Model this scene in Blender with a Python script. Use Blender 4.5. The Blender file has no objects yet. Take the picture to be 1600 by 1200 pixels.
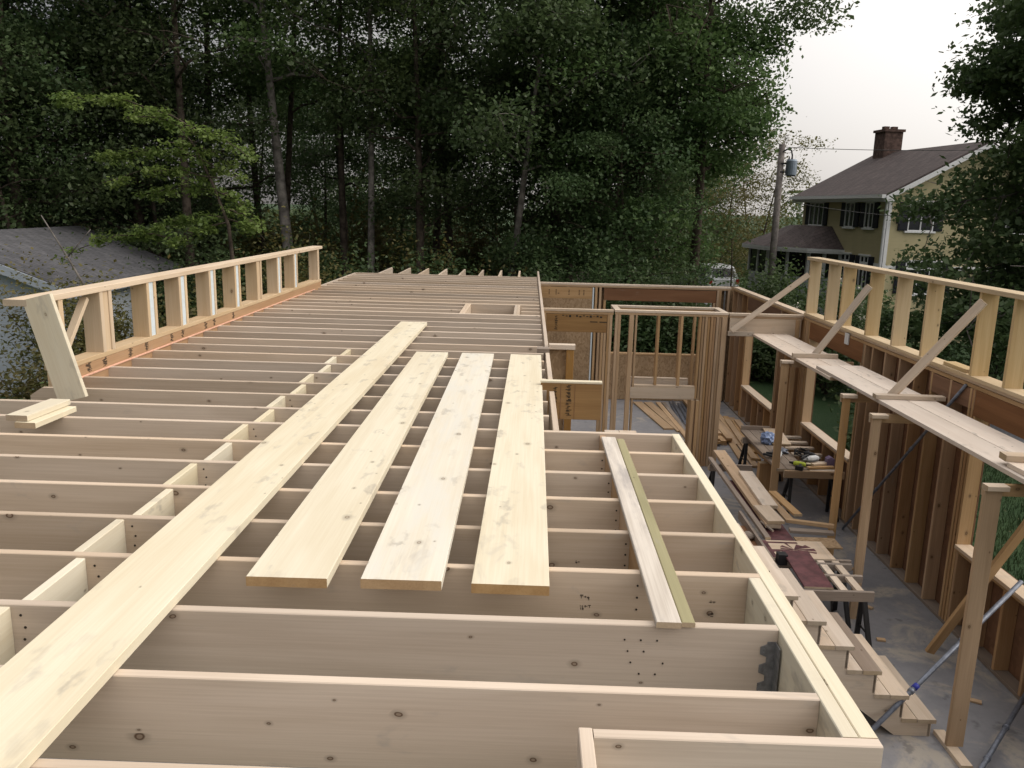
import bpy, math, random
import numpy as np
from mathutils import Vector, Matrix

random.seed(7)
SC = bpy.context.scene
COL = SC.collection
W = {}                      # world matrices by object name
R = math.radians

# ------------------------------------------------------------------ materials
def new_mat(name):
    m = bpy.data.materials.new(name); m.use_nodes = True
    nt = m.node_tree; nt.nodes.clear()
    out = nt.nodes.new('ShaderNodeOutputMaterial')
    b = nt.nodes.new('ShaderNodeBsdfPrincipled')
    nt.links.new(b.outputs[0], out.inputs[0])
    b.inputs['Specular IOR Level'].default_value = .25
    return m, nt, b, out

class NT:
    def __init__(s, nt): s.nt = nt
    def n(s, t, **k):
        x = s.nt.nodes.new(t)
        for a, v in k.items(): setattr(x, a, v)
        return x
    def l(s, a, b): s.nt.links.new(a, b)
    def val(s, sock, v):
        if hasattr(v, 'links') or isinstance(v, bpy.types.NodeSocket): s.l(v, sock)
        else: sock.default_value = v
    def math(s, op, a, b=0.0, c=None):
        x = s.n('ShaderNodeMath', operation=op)
        s.val(x.inputs[0], a); s.val(x.inputs[1], b)
        if c is not None: s.val(x.inputs[2], c)
        return x.outputs[0]
    def vmul(s, v, t):
        x = s.n('ShaderNodeVectorMath', operation='MULTIPLY'); s.l(v, x.inputs[0]); x.inputs[1].default_value = t
        return x.outputs[0]
    def vadd(s, a, b):
        x = s.n('ShaderNodeVectorMath', operation='ADD'); s.l(a, x.inputs[0]); s.l(b, x.inputs[1]); return x.outputs[0]
    def noise(s, v, scale=1., detail=3., rough=.5, dist=0.):
        x = s.n('ShaderNodeTexNoise'); s.l(v, x.inputs['Vector'])
        x.inputs['Scale'].default_value = scale; x.inputs['Detail'].default_value = detail
        x.inputs['Roughness'].default_value = rough; x.inputs['Distortion'].default_value = dist
        return x.outputs['Fac']
    def ramp(s, f, a, b, lo=0., hi=1.):
        x = s.n('ShaderNodeMapRange'); x.interpolation_type = 'SMOOTHSTEP'
        s.val(x.inputs['Value'], f); x.inputs['From Min'].default_value = a; x.inputs['From Max'].default_value = b
        x.inputs['To Min'].default_value = lo; x.inputs['To Max'].default_value = hi
        return x.outputs['Result']
    def mix(s, f, a, b, mode='MIX'):
        x = s.n('ShaderNodeMix', data_type='RGBA', blend_type=mode)
        s.val(x.inputs['Factor'], f)
        for sk, v in ((x.inputs['A'], a), (x.inputs['B'], b)):
            if isinstance(v, (tuple, list)): sk.default_value = (*v[:3], 1)
            else: s.l(v, sk)
        return x.outputs['Result']
    def bump(s, h, bsdf, strength=.2, dist=.01):
        x = s.n('ShaderNodeBump'); x.inputs['Strength'].default_value = strength; x.inputs['Distance'].default_value = dist
        s.l(h, x.inputs['Height']); s.l(x.outputs[0], bsdf.inputs['Normal'])

def wood(name, light, dark, knots=.5, smudge=.3, rough=.7, tint=.12, weather=None, knotcol=(.10, .055, .03), kc=.9, kh=.38, scuff=0.):
    m, nt, b, out = new_mat(name); k = NT(nt)
    tc = k.n('ShaderNodeTexCoord'); oi = k.n('ShaderNodeObjectInfo')
    off = k.n('ShaderNodeCombineXYZ')
    r = oi.outputs['Random']
    k.l(k.math('MULTIPLY', r, 61.), off.inputs[0]); k.l(k.math('MULTIPLY', r, 37.), off.inputs[1]); k.l(k.math('MULTIPLY', r, 23.), off.inputs[2])
    v = k.vadd(tc.outputs['Object'], off.outputs[0])
    warp = k.noise(k.vmul(v, (1.1, 5, 5)), 1., 2.)
    rings = k.math('MULTIPLY', k.noise(k.vmul(v, (.35, 3.2, 4.5)), 1., 2., .5, .4), 26.)
    rings = k.math('SINE', k.math('ADD', rings, k.math('MULTIPLY', warp, 4.)))
    fine = k.noise(k.vmul(v, (2.2, 130, 130)), 1., 3., .6)
    g = k.math('ADD', k.math('MULTIPLY', k.ramp(rings, -1., 1.), .35), k.math('MULTIPLY', k.ramp(fine, .3, .7), .45))
    big = k.noise(k.vmul(v, (.8, 3, 3)), 1., 3.)
    g = k.math('ADD', g, k.math('MULTIPLY', k.ramp(big, .3, .7), .35))
    col = k.mix(g, light, dark)
    # tone differs from board to board
    hs = k.n('ShaderNodeHueSaturation')
    k.val(hs.inputs['Value'], k.math('ADD', 1. - tint, k.math('MULTIPLY', r, 2 * tint)))
    k.val(hs.inputs['Saturation'], k.math('ADD', .85, k.math('MULTIPLY', k.math('FRACT', k.math('MULTIPLY', r, 17.3)), .3)))
    k.l(col, hs.inputs['Color']); col = hs.outputs[0]
    # grey handling smudges
    if smudge > 0:
        sm = k.noise(k.vmul(v, (2.6, 7, 7)), 1., 4., .65, .6)
        col = k.mix(k.ramp(sm, .60, .76, 0., smudge), col, tuple(.34 * c for c in (1., .93, .86)))
    if weather:
        w = k.noise(k.vmul(v, (1.4, 9, 9)), 1., 5., .7)
        col = k.mix(k.ramp(w, .42, .68, 0., .85), col, weather)
    sx = k.n('ShaderNodeSeparateXYZ'); k.l(v, sx.inputs[0])
    if scuff > 0:      # dark grey handling marks, smeared
        c2 = k.n('ShaderNodeCombineXYZ'); k.l(k.math('MULTIPLY', sx.outputs[0], 5.), c2.inputs[0]); k.l(k.math('MULTIPLY', sx.outputs[2], 10.), c2.inputs[1])
        n2 = k.n('ShaderNodeTexNoise'); k.l(c2.outputs[0], n2.inputs['Vector']); n2.inputs['Scale'].default_value = 1.9; n2.inputs['Detail'].default_value = 4.
        w2 = k.n('ShaderNodeVectorMath', operation='MULTIPLY_ADD'); k.l(n2.outputs['Color'], w2.inputs[0]); w2.inputs[1].default_value = (2.2, 1.5, 0); k.l(c2.outputs[0], w2.inputs[2])
        v2 = k.n('ShaderNodeTexVoronoi', voronoi_dimensions='2D'); k.l(w2.outputs[0], v2.inputs['Vector']); v2.inputs['Scale'].default_value = 1.
        s2 = k.n('ShaderNodeSeparateColor'); k.l(v2.outputs['Color'], s2.inputs[0])
        sm2 = k.math('MULTIPLY', k.ramp(v2.outputs['Distance'], .0, .42, scuff, 0.), k.math('LESS_THAN', s2.outputs[0], .34))
        col = k.mix(k.math('MULTIPLY', sm2, k.math('ADD', .3, s2.outputs[1])), col, (.33, .30, .255))
    cb = k.n('ShaderNodeCombineXYZ')
    k.l(k.math('MULTIPLY', sx.outputs[0], 5.0), cb.inputs[0]); k.l(k.math('MULTIPLY', sx.outputs[2], 7.5), cb.inputs[1])
    wn = k.n('ShaderNodeTexNoise'); k.l(cb.outputs[0], wn.inputs['Vector']); wn.inputs['Scale'].default_value = 3.
    wv = k.n('ShaderNodeVectorMath', operation='MULTIPLY_ADD'); k.l(wn.outputs['Color'], wv.inputs[0]); wv.inputs[1].default_value = (.08, .08, 0); k.l(cb.outputs[0], wv.inputs[2])
    vo = k.n('ShaderNodeTexVoronoi', voronoi_dimensions='2D'); k.l(wv.outputs[0], vo.inputs['Vector']); vo.inputs['Scale'].default_value = 1.
    sc = k.n('ShaderNodeSeparateColor'); k.l(vo.outputs['Color'], sc.inputs[0])
    sn_ = k.n('ShaderNodeSeparateXYZ'); k.l(tc.outputs['Normal'], sn_.inputs[0])
    wide = k.math('GREATER_THAN', k.math('ABSOLUTE', sn_.outputs[1]), .5)      # knots sit on the wide faces
    on = k.math('MULTIPLY', k.math('LESS_THAN', sc.outputs[0], knots * .72), wide)
    size = k.math('ADD', .025, k.math('MULTIPLY', k.math('MULTIPLY', sc.outputs[1], sc.outputs[1]), .075))
    d = k.math('DIVIDE', vo.outputs['Distance'], size)
    halo = k.math('MULTIPLY', k.ramp(d, 1., 2.6, kh, 0.), on)
    core = k.math('MULTIPLY', k.ramp(d, .75, 1.1, kc, 0.), on)
    col = k.mix(halo, col, tuple(c * .45 for c in dark))
    kcol = k.mix(k.ramp(d, .45, .62), tuple(.5 * x + .5 * y for x, y in zip(knotcol, dark)), knotcol)      # paler heart inside a dark ring
    col = k.mix(core, col, kcol)
    k.l(col, b.inputs['Base Color'])
    b.inputs['Roughness'].default_value = rough
    k.bump(k.math('ADD', fine, k.math('MULTIPLY', rings, .1)), b, .18, .002)
    return m

def plain(name, col, rough=.6, metal=0., spec=.25, nz=.0, nscale=20.):
    m, nt, b, out = new_mat(name); k = NT(nt)
    b.inputs['Roughness'].default_value = rough; b.inputs['Metallic'].default_value = metal
    b.inputs['Specular IOR Level'].default_value = spec
    if nz > 0:
        tc = k.n('ShaderNodeTexCoord')
        f = k.noise(tc.outputs['Object'], nscale, 4., .6)
        c = k.mix(k.ramp(f, .3, .7), tuple(x * (1 - nz) for x in col), tuple(min(1, x * (1 + nz)) for x in col))
        k.l(c, b.inputs['Base Color'])
    else:
        b.inputs['Base Color'].default_value = (*col, 1)
    return m

M = {}
M['joist'] = wood('spruce_joist', (.61, .508, .405), (.495, .398, .302), .36, .45, tint=.15)
M['plank'] = wood('spruce_plank', (.725, .675, .535), (.64, .565, .415), .36, .4, tint=.05, kc=.6, kh=.3, scuff=.42)
M['plankw'] = wood('whitened_plank', (.73, .685, .57), (.65, .585, .455), .36, .4, tint=.03, kc=.6, kh=.3, scuff=.42, weather=(.67, .65, .58))
M['scaf'] = wood('scaffold_wood', (.62, .525, .425), (.51, .41, .31), .34, .5, kc=.75, scuff=.35)
M['scafp'] = wood('scaffold_plank_wood', (.74, .65, .56), (.64, .54, .45), .34, .5, kc=.7, scuff=.4)
M['stud'] = wood('stud_wood', (.505, .35, .21), (.37, .245, .135), .42, .25)
M['knee'] = wood('knee_wall_wood', (.60, .475, .30), (.48, .355, .20), .38, .15, tint=.07)
M['kneel'] = wood('fresh_stud_wood', (.66, .525, .37), (.54, .405, .26), .42, .15, tint=.07)
M['old'] = wood('weathered_stud', (.48, .32, .185), (.345, .215, .12), .4, .3)
M['lvl'] = wood('laminated_beam', (.32, .19, .075), (.235, .13, .05), .0, .35, tint=.06)
M['lvlo'] = wood('orange_laminated_beam', (.47, .27, .12), (.37, .20, .08), .0, .25, tint=.04)
M['lvld'] = wood('dark_laminated_beam', (.24, .125, .065), (.16, .078, .04), .0, .2, tint=.08)
M['grey_board'] = wood('weathered_board', (.66, .61, .54), (.47, .42, .36), .12, .4, weather=(.36, .33, .31))
M['olive'] = wood('treated_board', (.36, .33, .20), (.26, .24, .14), .3, .3)
M['dirty'] = wood('dusty_board', (.30, .25, .21), (.21, .165, .13), .4, .6)
M['end'] = wood('end_grain', (.50, .33, .16), (.38, .23, .10), .0, .2)
M['end_pale'] = wood('end_grain_pale', (.52, .42, .30), (.40, .31, .21), .0, .2)
M['ink'] = plain('black_ink', (.03, .025, .02), .8)
M['steel'] = plain('galvanised_steel', (.20, .205, .21), .55, .35, .4, .25, 40.)
M['pipe'] = plain('grey_pipe', (.17, .19, .235), .45, .4, .4, .25, 15.)
M['pipeblue'] = plain('blue_sleeve', (.03, .04, .28), .5)
M['foam'] = plain('pale_blue_foam', (.62, .70, .74), .8, 0, .2, .05)
M['pink'] = plain('pink_strip', (.72, .42, .30), .8, 0, .2, .1)
M['maroon'] = plain('maroon_painted_board', (.10, .038, .042), .55, 0, .3, .35, 9.)
M['blackm'] = plain('black_metal', (.02, .02, .022), .5, .2, .4)
M['blackp'] = plain('black_plastic', (.018, .018, .02), .5)
M['white'] = plain('white_paint', (.72, .73, .75), .6, 0, .25, .05)
M['whitep'] = plain('white_plastic', (.6, .62, .64), .45)
M['yellowp'] = plain('lime_plastic', (.45, .55, .06), .5)
M['purple'] = plain('dusty_purple_plastic', (.17, .13, .22), .5)
M['bag'] = plain('blue_bag_plastic', (.22, .30, .50), .35, 0, .4, .4, 14.)
M['trunk'] = plain('bark', (.075, .06, .048), .9, 0, .1, .45, 6.)
M['birch'] = plain('grey_bark', (.17, .155, .14), .9, 0, .1, .5, 4.)
M['glass'] = plain('dark_glass', (.012, .014, .02), .08, 0, .5)
M['shutter'] = plain('dark_shutter', (.012, .014, .022), .6)
M['brick'] = plain('chimney_brick', (.10, .066, .056), .9, 0, .2, .4, 9.)
M['carpaint'] = plain('silver_white_paint', (.62, .65, .70), .3, .0, .5)
M['tyre'] = plain('tyre_rubber', (.02, .02, .02), .9)
M['lamp_red'] = plain('red_lens', (.25, .01, .01), .3)
M['porcelain'] = plain('transformer_grey', (.22, .27, .33), .5, .3, .4, .1)
M['pole'] = plain('weathered_pole', (.20, .18, .17), .9, 0, .15, .3, 5.)
M['wire'] = plain('wire', (.06, .06, .06), .6)
M['flower'] = plain('white_flower', (.62, .60, .52), .8)

def sheath(name, a, bcol, flake=38.):
    m, nt, b, out = new_mat(name); k = NT(nt)
    tc = k.n('ShaderNodeTexCoord')
    dist = k.n('ShaderNodeTexNoise'); k.l(tc.outputs['Object'], dist.inputs['Vector']); dist.inputs['Scale'].default_value = 5.
    wv = k.n('ShaderNodeVectorMath', operation='MULTIPLY_ADD'); k.l(dist.outputs['Color'], wv.inputs[0]); wv.inputs[1].default_value = (.15, .15, .15); k.l(tc.outputs['Object'], wv.inputs[2])
    vo = k.n('ShaderNodeTexVoronoi'); k.l(k.vmul(wv.outputs[0], (1, 1, .55)), vo.inputs['Vector']); vo.inputs['Scale'].default_value = flake
    sc = k.n('ShaderNodeSeparateColor'); k.l(vo.outputs['Color'], sc.inputs[0])
    c = k.mix(sc.outputs[0], a, bcol)
    big = k.noise(tc.outputs['Object'], 2.2, 3.)
    c = k.mix(k.ramp(big, .35, .7, 0., .35), c, tuple(x * .6 for x in bcol))
    k.l(c, b.inputs['Base Color']); b.inputs['Roughness'].default_value = .8
    k.bump(sc.outputs[1], b, .1, .003)
    return m
M['osb'] = sheath('osb_panel', (.42, .30, .185), (.27, .18, .10))
M['zip'] = sheath('red_brown_sheathing', (.24, .13, .074), (.175, .094, .055), 24.)

def concrete():
    m, nt, b, out = new_mat('dusty_concrete'); k = NT(nt)
    tc = k.n('ShaderNodeTexCoord'); v = tc.outputs['Object']
    a = k.noise(v, .9, 5., .6); f = k.noise(v, 14., 5., .65); d = k.noise(v, 1.7, 6., .7, .6)
    c = k.mix(k.ramp(a, .3, .7), (.195, .198, .215), (.26, .258, .268))
    c = k.mix(k.ramp(f, .35, .75, 0., .35), c, (.16, .16, .175))
    c = k.mix(k.ramp(d, .50, .66, 0., .75), c, (.40, .36, .30))
    st = k.noise(v, 3.3, 4., .6)
    c = k.mix(k.ramp(st, .60, .68, 0., .55), c, (.09, .09, .10))
    k.l(c, b.inputs['Base Color']); b.inputs['Roughness'].default_value = .75
    k.bump(f, b, .15, .005); return m
M['concrete'] = concrete()

def grass_mat():
    m, nt, b, out = new_mat('lawn_grass'); k = NT(nt)
    tc = k.n('ShaderNodeTexCoord'); v = tc.outputs['Object']
    a = k.noise(v, .35, 4.); f = k.noise(v, 30., 4., .7)
    c = k.mix(k.ramp(a, .3, .7), (.022, .052, .018), (.038, .07, .024))
    c = k.mix(k.ramp(f, .35, .7, 0., .7), c, (.018, .04, .012))
    lv = k.noise(v, 9., 2.); c = k.mix(k.ramp(lv, .70, .73, 0., .6), c, (.16, .12, .07))
    k.l(c, b.inputs['Base Color']); b.inputs['Roughness'].default_value = .9
    k.bump(f, b, .6, .05); return m
M['grass'] = grass_mat()
M['drive'] = plain('gravel_drive', (.16, .165, .18), .9, 0, .2, .25, 25.)

def shingle(name, a, bcol):
    m, nt, b, out = new_mat(name); k = NT(nt)
    tc = k.n('ShaderNodeTexCoord'); v = tc.outputs['Object']
    br = k.n('ShaderNodeTexBrick'); k.l(v, br.inputs['Vector'])
    br.inputs['Scale'].default_value = 1.; br.inputs['Brick Width'].default_value = .3; br.inputs['Row Height'].default_value = .14
    br.inputs['Mortar Size'].default_value = .008
    br.inputs['Color1'].default_value = (*a, 1); br.inputs['Color2'].default_value = (*bcol, 1); br.inputs['Mortar'].default_value = (*(x * .5 for x in bcol), 1)
    f = k.noise(v, 3., 5., .7)
    c = k.mix(k.ramp(f, .45, .75, 0., .45), br.outputs['Color'], tuple(x * 1.7 for x in a))
    k.l(c, b.inputs['Base Color']); b.inputs['Roughness'].default_value = .9; return m
M['shingle'] = shingle('brown_shingle', (.085, .068, .066), (.062, .05, .05))
M['shingle_grey'] = shingle('grey_shingle', (.135, .135, .145), (.10, .101, .11))

def siding(name, col):
    m, nt, b, out = new_mat(name); k = NT(nt)
    tc = k.n('ShaderNodeTexCoord'); sx = k.n('ShaderNodeSeparateXYZ'); k.l(tc.outputs['Object'], sx.inputs[0])
    fr = k.math('FRACT', k.math('MULTIPLY', sx.outputs[2], 8.))
    nz = k.noise(tc.outputs['Object'], 2., 3.)
    c = k.mix(k.ramp(nz, .3, .7), tuple(x * .92 for x in col), col)
    c = k.mix(k.ramp(fr, .0, .1, .45, 0.), c, tuple(x * .5 for x in col))
    k.l(c, b.inputs['Base Color']); b.inputs['Roughness'].default_value = .7
    k.bump(fr, b, .4, .02); return m
M['yellow'] = siding('yellow_siding', (.50, .44, .27))
M['blue'] = siding('pale_blue_siding', (.48, .53, .60))
M['white_siding'] = siding('white_siding', (.6, .62, .66))

def leafmat(name, a, b2, trans=.38):
    m = bpy.data.materials.new(name); m.use_nodes = True; nt = m.node_tree; nt.nodes.clear(); k = NT(nt)
    out = k.n('ShaderNodeOutputMaterial')
    geo = k.n('ShaderNodeNewGeometry'); tc = k.n('ShaderNodeTexCoord')
    n = k.noise(tc.outputs['Object'], .7, 3.)
    f = k.math('ADD', k.math('MULTIPLY', geo.outputs['Random Per Island'], .6), k.math('MULTIPLY', k.ramp(n, .3, .7), .5))
    c = k.mix(f, a, b2)
    oi = k.n('ShaderNodeObjectInfo'); hs = k.n('ShaderNodeHueSaturation'); k.l(c, hs.inputs['Color'])
    k.val(hs.inputs['Hue'], k.math('ADD', .485, k.math('MULTIPLY', oi.outputs['Random'], .03)))
    k.val(hs.inputs['Value'], k.math('ADD', .85, k.math('MULTIPLY', oi.outputs['Random'], .3)))
    d = k.n('ShaderNodeBsdfDiffuse'); t = k.n('ShaderNodeBsdfTranslucent'); g = k.n('ShaderNodeBsdfGlossy')
    g.inputs['Roughness'].default_value = .45; g.inputs['Color'].default_value = (.5, .5, .5, 1)
    k.l(hs.outputs[0], d.inputs['Color']); k.l(hs.outputs[0], t.inputs['Color'])
    mx = k.n('ShaderNodeMixShader'); mx.inputs[0].default_value = trans; k.l(d.outputs[0], mx.inputs[1]); k.l(t.outputs[0], mx.inputs[2])
    m2 = k.n('ShaderNodeMixShader'); m2.inputs[0].default_value = .04; k.l(mx.outputs[0], m2.inputs[1]); k.l(g.outputs[0], m2.inputs[2])
    k.l(m2.outputs[0], out.inputs[0]); return m
M['leaf_dark'] = leafmat('dark_leaf', (.06, .105, .042), (.108, .16, .064))
M['leaf_mid'] = leafmat('mid_leaf', (.07, .125, .042), (.125, .185, .064))
M['leaf_fresh'] = leafmat('fresh_leaf', (.115, .185, .045), (.20, .26, .07), .4)
M['leaf_olive'] = leafmat('olive_leaf', (.085, .09, .028), (.15, .13, .045))
M['leaf_rust'] = leafmat('brownish_leaf', (.085, .10, .03), (.17, .135, .05))
M['leaf_conifer'] = leafmat('conifer_needle', (.034, .06, .028), (.06, .095, .042), .1)

# ------------------------------------------------------------------ object helpers
def link(o, parent=None, mw=None):
    COL.objects.link(o)
    if mw is None: mw = Matrix.Identity(4)
    W[o.name] = mw
    if parent is not None:
        o.parent = parent
        o.matrix_basis = W[parent.name].inverted() @ mw
    else:
        o.matrix_basis = mw
    return o
def tag(o, label=None, cat=None, group=None, kind=None):
    if label: o['label'] = label
    if cat: o['category'] = cat
    if group: o['group'] = group
    if kind: o['kind'] = kind
    return o
def thing(name, loc, label, cat, group=None):
    o = bpy.data.objects.new(name, None); o.empty_display_size = .2
    link(o, None, Matrix.Translation(loc)); return tag(o, label, cat, group)
def mesh(name, vs, fs, mats, midx=None, smooth=False):
    me = bpy.data.meshes.new(name); me.from_pydata([tuple(v) for v in vs], [], fs)
    for m in (mats if isinstance(mats, (list, tuple)) else [mats]): me.materials.append(m)
    if midx is not None: me.polygons.foreach_set('material_index', midx)
    if smooth: me.polygons.foreach_set('use_smooth', [True] * len(me.polygons))
    me.update(); return me
def obj(name, me, parent=None, mw=None): return link(bpy.data.objects.new(name, me), parent, mw)

class MB:                      # collects shapes into one mesh, world coordinates
    def __init__(s): s.v = []; s.f = []; s.m = []
    def add(s, vs, fs, mi=0):
        n = len(s.v); s.v += [Vector(v) for v in vs]; s.f += [tuple(i + n for i in f) for f in fs]; s.m += [mi] * len(fs); return s
    def box(s, lo, hi, mi=0):
        x0, y0, z0 = lo; x1, y1, z1 = hi
        return s.add([(x0, y0, z0), (x1, y0, z0), (x1, y1, z0), (x0, y1, z0), (x0, y0, z1), (x1, y0, z1), (x1, y1, z1), (x0, y1, z1)],
                     [(0, 3, 2, 1), (4, 5, 6, 7), (0, 1, 5, 4), (1, 2, 6, 5), (2, 3, 7, 6), (3, 0, 4, 7)], mi)
    def bar(s, p0, p1, w, t, up=(0, 0, 1), mi=0, c=.003):
        vs, fs, _ = bar_geo((Vector(p1) - Vector(p0)).length, w, t, c)
        Mx = frame(p0, p1, up); return s.add([Mx @ v for v in vs], fs, mi)
    def tube(s, pts, rs, n=8, mi=0, cap=True):
        pts = [Vector(p) for p in pts]
        if not isinstance(rs, (list, tuple)): rs = [rs] * len(pts)
        base = len(s.v); prev = None
        for i, p in enumerate(pts):
            d = (pts[min(i + 1, len(pts) - 1)] - pts[max(i - 1, 0)]).normalized()
            a = prev if prev is not None else (Vector((1, 0, 0)) if abs(d.x) < .8 else Vector((0, 1, 0)))
            u = (a - d * a.dot(d)).normalized(); prev = u; w = d.cross(u)
            for j in range(n):
                th = 2 * math.pi * j / n; s.v.append(p + (u * math.cos(th) + w * math.sin(th)) * rs[i])
        for i in range(len(pts) - 1):
            for j in range(n):
                a = base + i * n + j; b = base + i * n + (j + 1) % n
                s.f.append((a, b, b + n, a + n)); s.m.append(mi)
        if cap:
            s.f.append(tuple(base + j for j in reversed(range(n)))); s.m.append(mi)
            e = base + (len(pts) - 1) * n; s.f.append(tuple(e + j for j in range(n))); s.m.append(mi)
        return s
    def prism(s, poly, axis_vec, mi=0):   # poly: 3D points in a plane, extruded by axis_vec
        n = len(poly); a = Vector(axis_vec); P = [Vector(p) for p in poly]
        fs = [tuple(range(n)), tuple(reversed(range(n, 2 * n)))] + [((i + 1) % n, i, i + n, (i + 1) % n + n) for i in range(n)]
        return s.add(P + [p + a for p in P], fs, mi)
    def build(s, name, mats, parent=None, origin=None, smooth=False):
        o = Vector(origin) if origin is not None else (W[parent.name].translation if parent is not None else Vector((0, 0, 0)))
        me = mesh(name, [v - o for v in s.v], s.f, mats, s.m, smooth)
        return obj(name, me, parent, Matrix.Translation(o))

def bar_geo(L, w, t, c=.003):
    a, b = t / 2, w / 2; c = min(c, a * .5, b * .5)
    prof = [(-a + c, -b), (a - c, -b), (a, -b + c), (a, b - c), (a - c, b), (-a + c, b), (-a, b - c), (-a, -b + c)]
    vs = [Vector((-L / 2, y, z)) for y, z in prof] + [Vector((L / 2, y, z)) for y, z in prof]
    fs = [tuple(reversed(range(8))), tuple(range(8, 16))] + [(i, (i + 1) % 8, (i + 1) % 8 + 8, i + 8) for i in range(8)]
    return vs, fs, [1, 1] + [0] * 8
def frame(p0, p1, up):
    p0, p1, up = Vector(p0), Vector(p1), Vector(up)
    x = (p1 - p0).normalized(); z = (up - x * up.dot(x)).normalized(); y = z.cross(x)
    Mx = Matrix((x, y, z)).transposed().to_4x4(); Mx.translation = (p0 + p1) / 2; return Mx
_cache = {}
def board(name, p0, p1, w, t, mat='joist', parent=None, up=(0, 0, 1), end='end_pale', c=.003):
    """a sawn board from p0 to p1; w is its size along 'up', t across"""
    L = (Vector(p1) - Vector(p0)).length
    key = (round(L, 3), w, t, mat, end, c)
    if key not in _cache:
        vs, fs, mi = bar_geo(L, w, t, c); _cache[key] = mesh(name, vs, fs, [M[mat], M[end]], mi)
    return obj(name, _cache[key], parent, frame(p0, p1, up))
def loose(name, p0, p1, w, t, mat, label, cat, group=None, up=(0, 0, 1), end='end_pale'):
    return tag(board(name, p0, p1, w, t, mat, None, up, end), label, cat, group)

# ------------------------------------------------------------------ camera
cam = bpy.data.cameras.new('camera'); co = bpy.data.objects.new('camera', cam); COL.objects.link(co)
pit, rol, yaw = .21005391, .02503932, -.01705415
f = Vector((math.sin(yaw) * math.cos(pit), math.cos(yaw) * math.cos(pit), -math.sin(pit)))
rt = Vector((math.cos(yaw), -math.sin(yaw), 0)); up = rt.cross(f)
r2 = rt * math.cos(rol) + up * math.sin(rol); u2 = -rt * math.sin(rol) + up * math.cos(rol)
mc = Matrix((r2, u2, -f)).transposed().to_4x4(); mc.translation = (0, 0, 1.37)
co.matrix_world = mc
cam.sensor_width = 36; cam.lens = 36 * 1294 / 1600; cam.clip_end = 3000; cam.clip_start = .05
SC.camera = co

# ------------------------------------------------------------------ setting
SLAB, GR = -2.75, -2.95
def sheet(name, x0, x1, y0, y1, z, mat, nx=1, ny=1):
    vs = [(x0 + (x1 - x0) * i / nx, y0 + (y1 - y0) * j / ny, z) for j in range(ny + 1) for i in range(nx + 1)]
    fs = [(j * (nx + 1) + i, j * (nx + 1) + i + 1, (j + 1) * (nx + 1) + i + 1, (j + 1) * (nx + 1) + i) for j in range(ny) for i in range(nx)]
    return tag(obj(name, mesh(name, vs, fs, M[mat])), kind='structure')
M['floor'] = plain('forest_floor', (.03, .027, .018), .95, 0, .1, .5, 3.)
sheet('forest_floor', -45, 8.5, 21.5, 75, GR + .02, 'floor')
sheet('ground', -900, 900, -300, 1500, GR, 'grass')
dv = [(8.6, 11), (12.4, 12), (11.4, 26), (9.6, 34), (9.5, 60), (6.5, 60), (7.6, 34), (8.2, 24)]
tag(obj('driveway', mesh('driveway', [(x, y, GR + .006) for x, y in dv], [tuple(range(len(dv)))], M['drive'])), kind='structure')
MB().box((-3.75, -3, GR - .3), (4.72, 18.3, SLAB)).build('concrete_slab', M['concrete'])
tag(bpy.data.objects['concrete_slab'], kind='structure')

# ------------------------------------------------------------------ upper floor frame
Z, T, JW = 0., .038, .286
JS = .4064
fr = thing('floor_frame', (0, 8, 0), 'open upper floor frame of pale spruce joists with blocking and stair landing', 'floor frame')
XL, XR = -3.5, .2
joists = {}
def joist(xa, xb, y, name='joist', clip=0):
    if clip:       # clipped upper corner at the left end
        vs = [(xa, -.0), ]
        mb = MB(); c = .09
        poly = [(xa, y - T / 2, -JW), (xb, y - T / 2, -JW), (xb, y - T / 2, 0), (xa + c, y - T / 2, 0), (xa, y - T / 2, -.06)]
        mb.prism(poly, (0, T, 0)); return mb.build(name, [M['joist']], fr, ((xa + xb) / 2, y, -JW / 2))
    e = lambda s: random.uniform(-s, s) if y > 6 else 0.
    d = random.uniform(-.0015, .0015)
    return board(name, (xa, y + e(.006), -JW / 2 + d), (xb, y + e(.004), -JW / 2 + d), JW, T, 'joist', fr)
Y0 = 2.19
for k in range(0, 37):
    y = Y0 + JS * k
    left = XL if y > 5.9 else -3.62
    right = XR - T
    if y < 5.2:
        right = .924 if y > 2.9 else .876
        if k == 7: y = 5.04
    if 10.9 < y < 11.7 and k in (22, 23):
        joist(left, -.90, y); joist(-.09, right, y); continue
    joists[k] = joist(left, right, y, 'joist', clip=(5.5 < y < 5.9))
joist(XL, XR - T, Y0 + JS * 21 + .04); joist(XL, XR - T, Y0 + JS * 24 - .04)      # doubled joists by the hatch
for x in (-.9 + T / 2 + .0, -.9 + T * 1.5 + .001, -.13 + T / 2 - .02, -.13 - T / 2 - .021):
    board('hatch_header', (x, Y0 + JS * 21 + .06, -JW / 2), (x, Y0 + JS * 24 - .06, -JW / 2), JW, T, 'joist', fr)
# nearest pieces
board('joist', (-3.62, 1.78, -JW / 2), (.166, 1.78, -JW / 2), JW, T, 'joist', fr)
board('joist', (-3.62, 1.38, -JW / 2), (.166, 1.38, -JW / 2), JW, T, 'joist', fr)
board('trimmer', (.187, .9, -JW / 2), (.187, 2.0, -JW / 2), JW, T, 'joist', fr)
board('joist', (.208, 1.98, -JW / 2), (.972, 1.98, -JW / 2), JW, T, 'joist', fr)
# landing rim on the right (doubled towards the camera)
board('rim_board', (.95, 2.0, -JW / 2), (.95, 5.06, -JW / 2), JW, .05, 'plank', fr)
board('rim_board', (.90, 2.0, -JW / 2), (.90, 3.0 - .02, -JW / 2), JW, .046, 'plank', fr)
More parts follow.
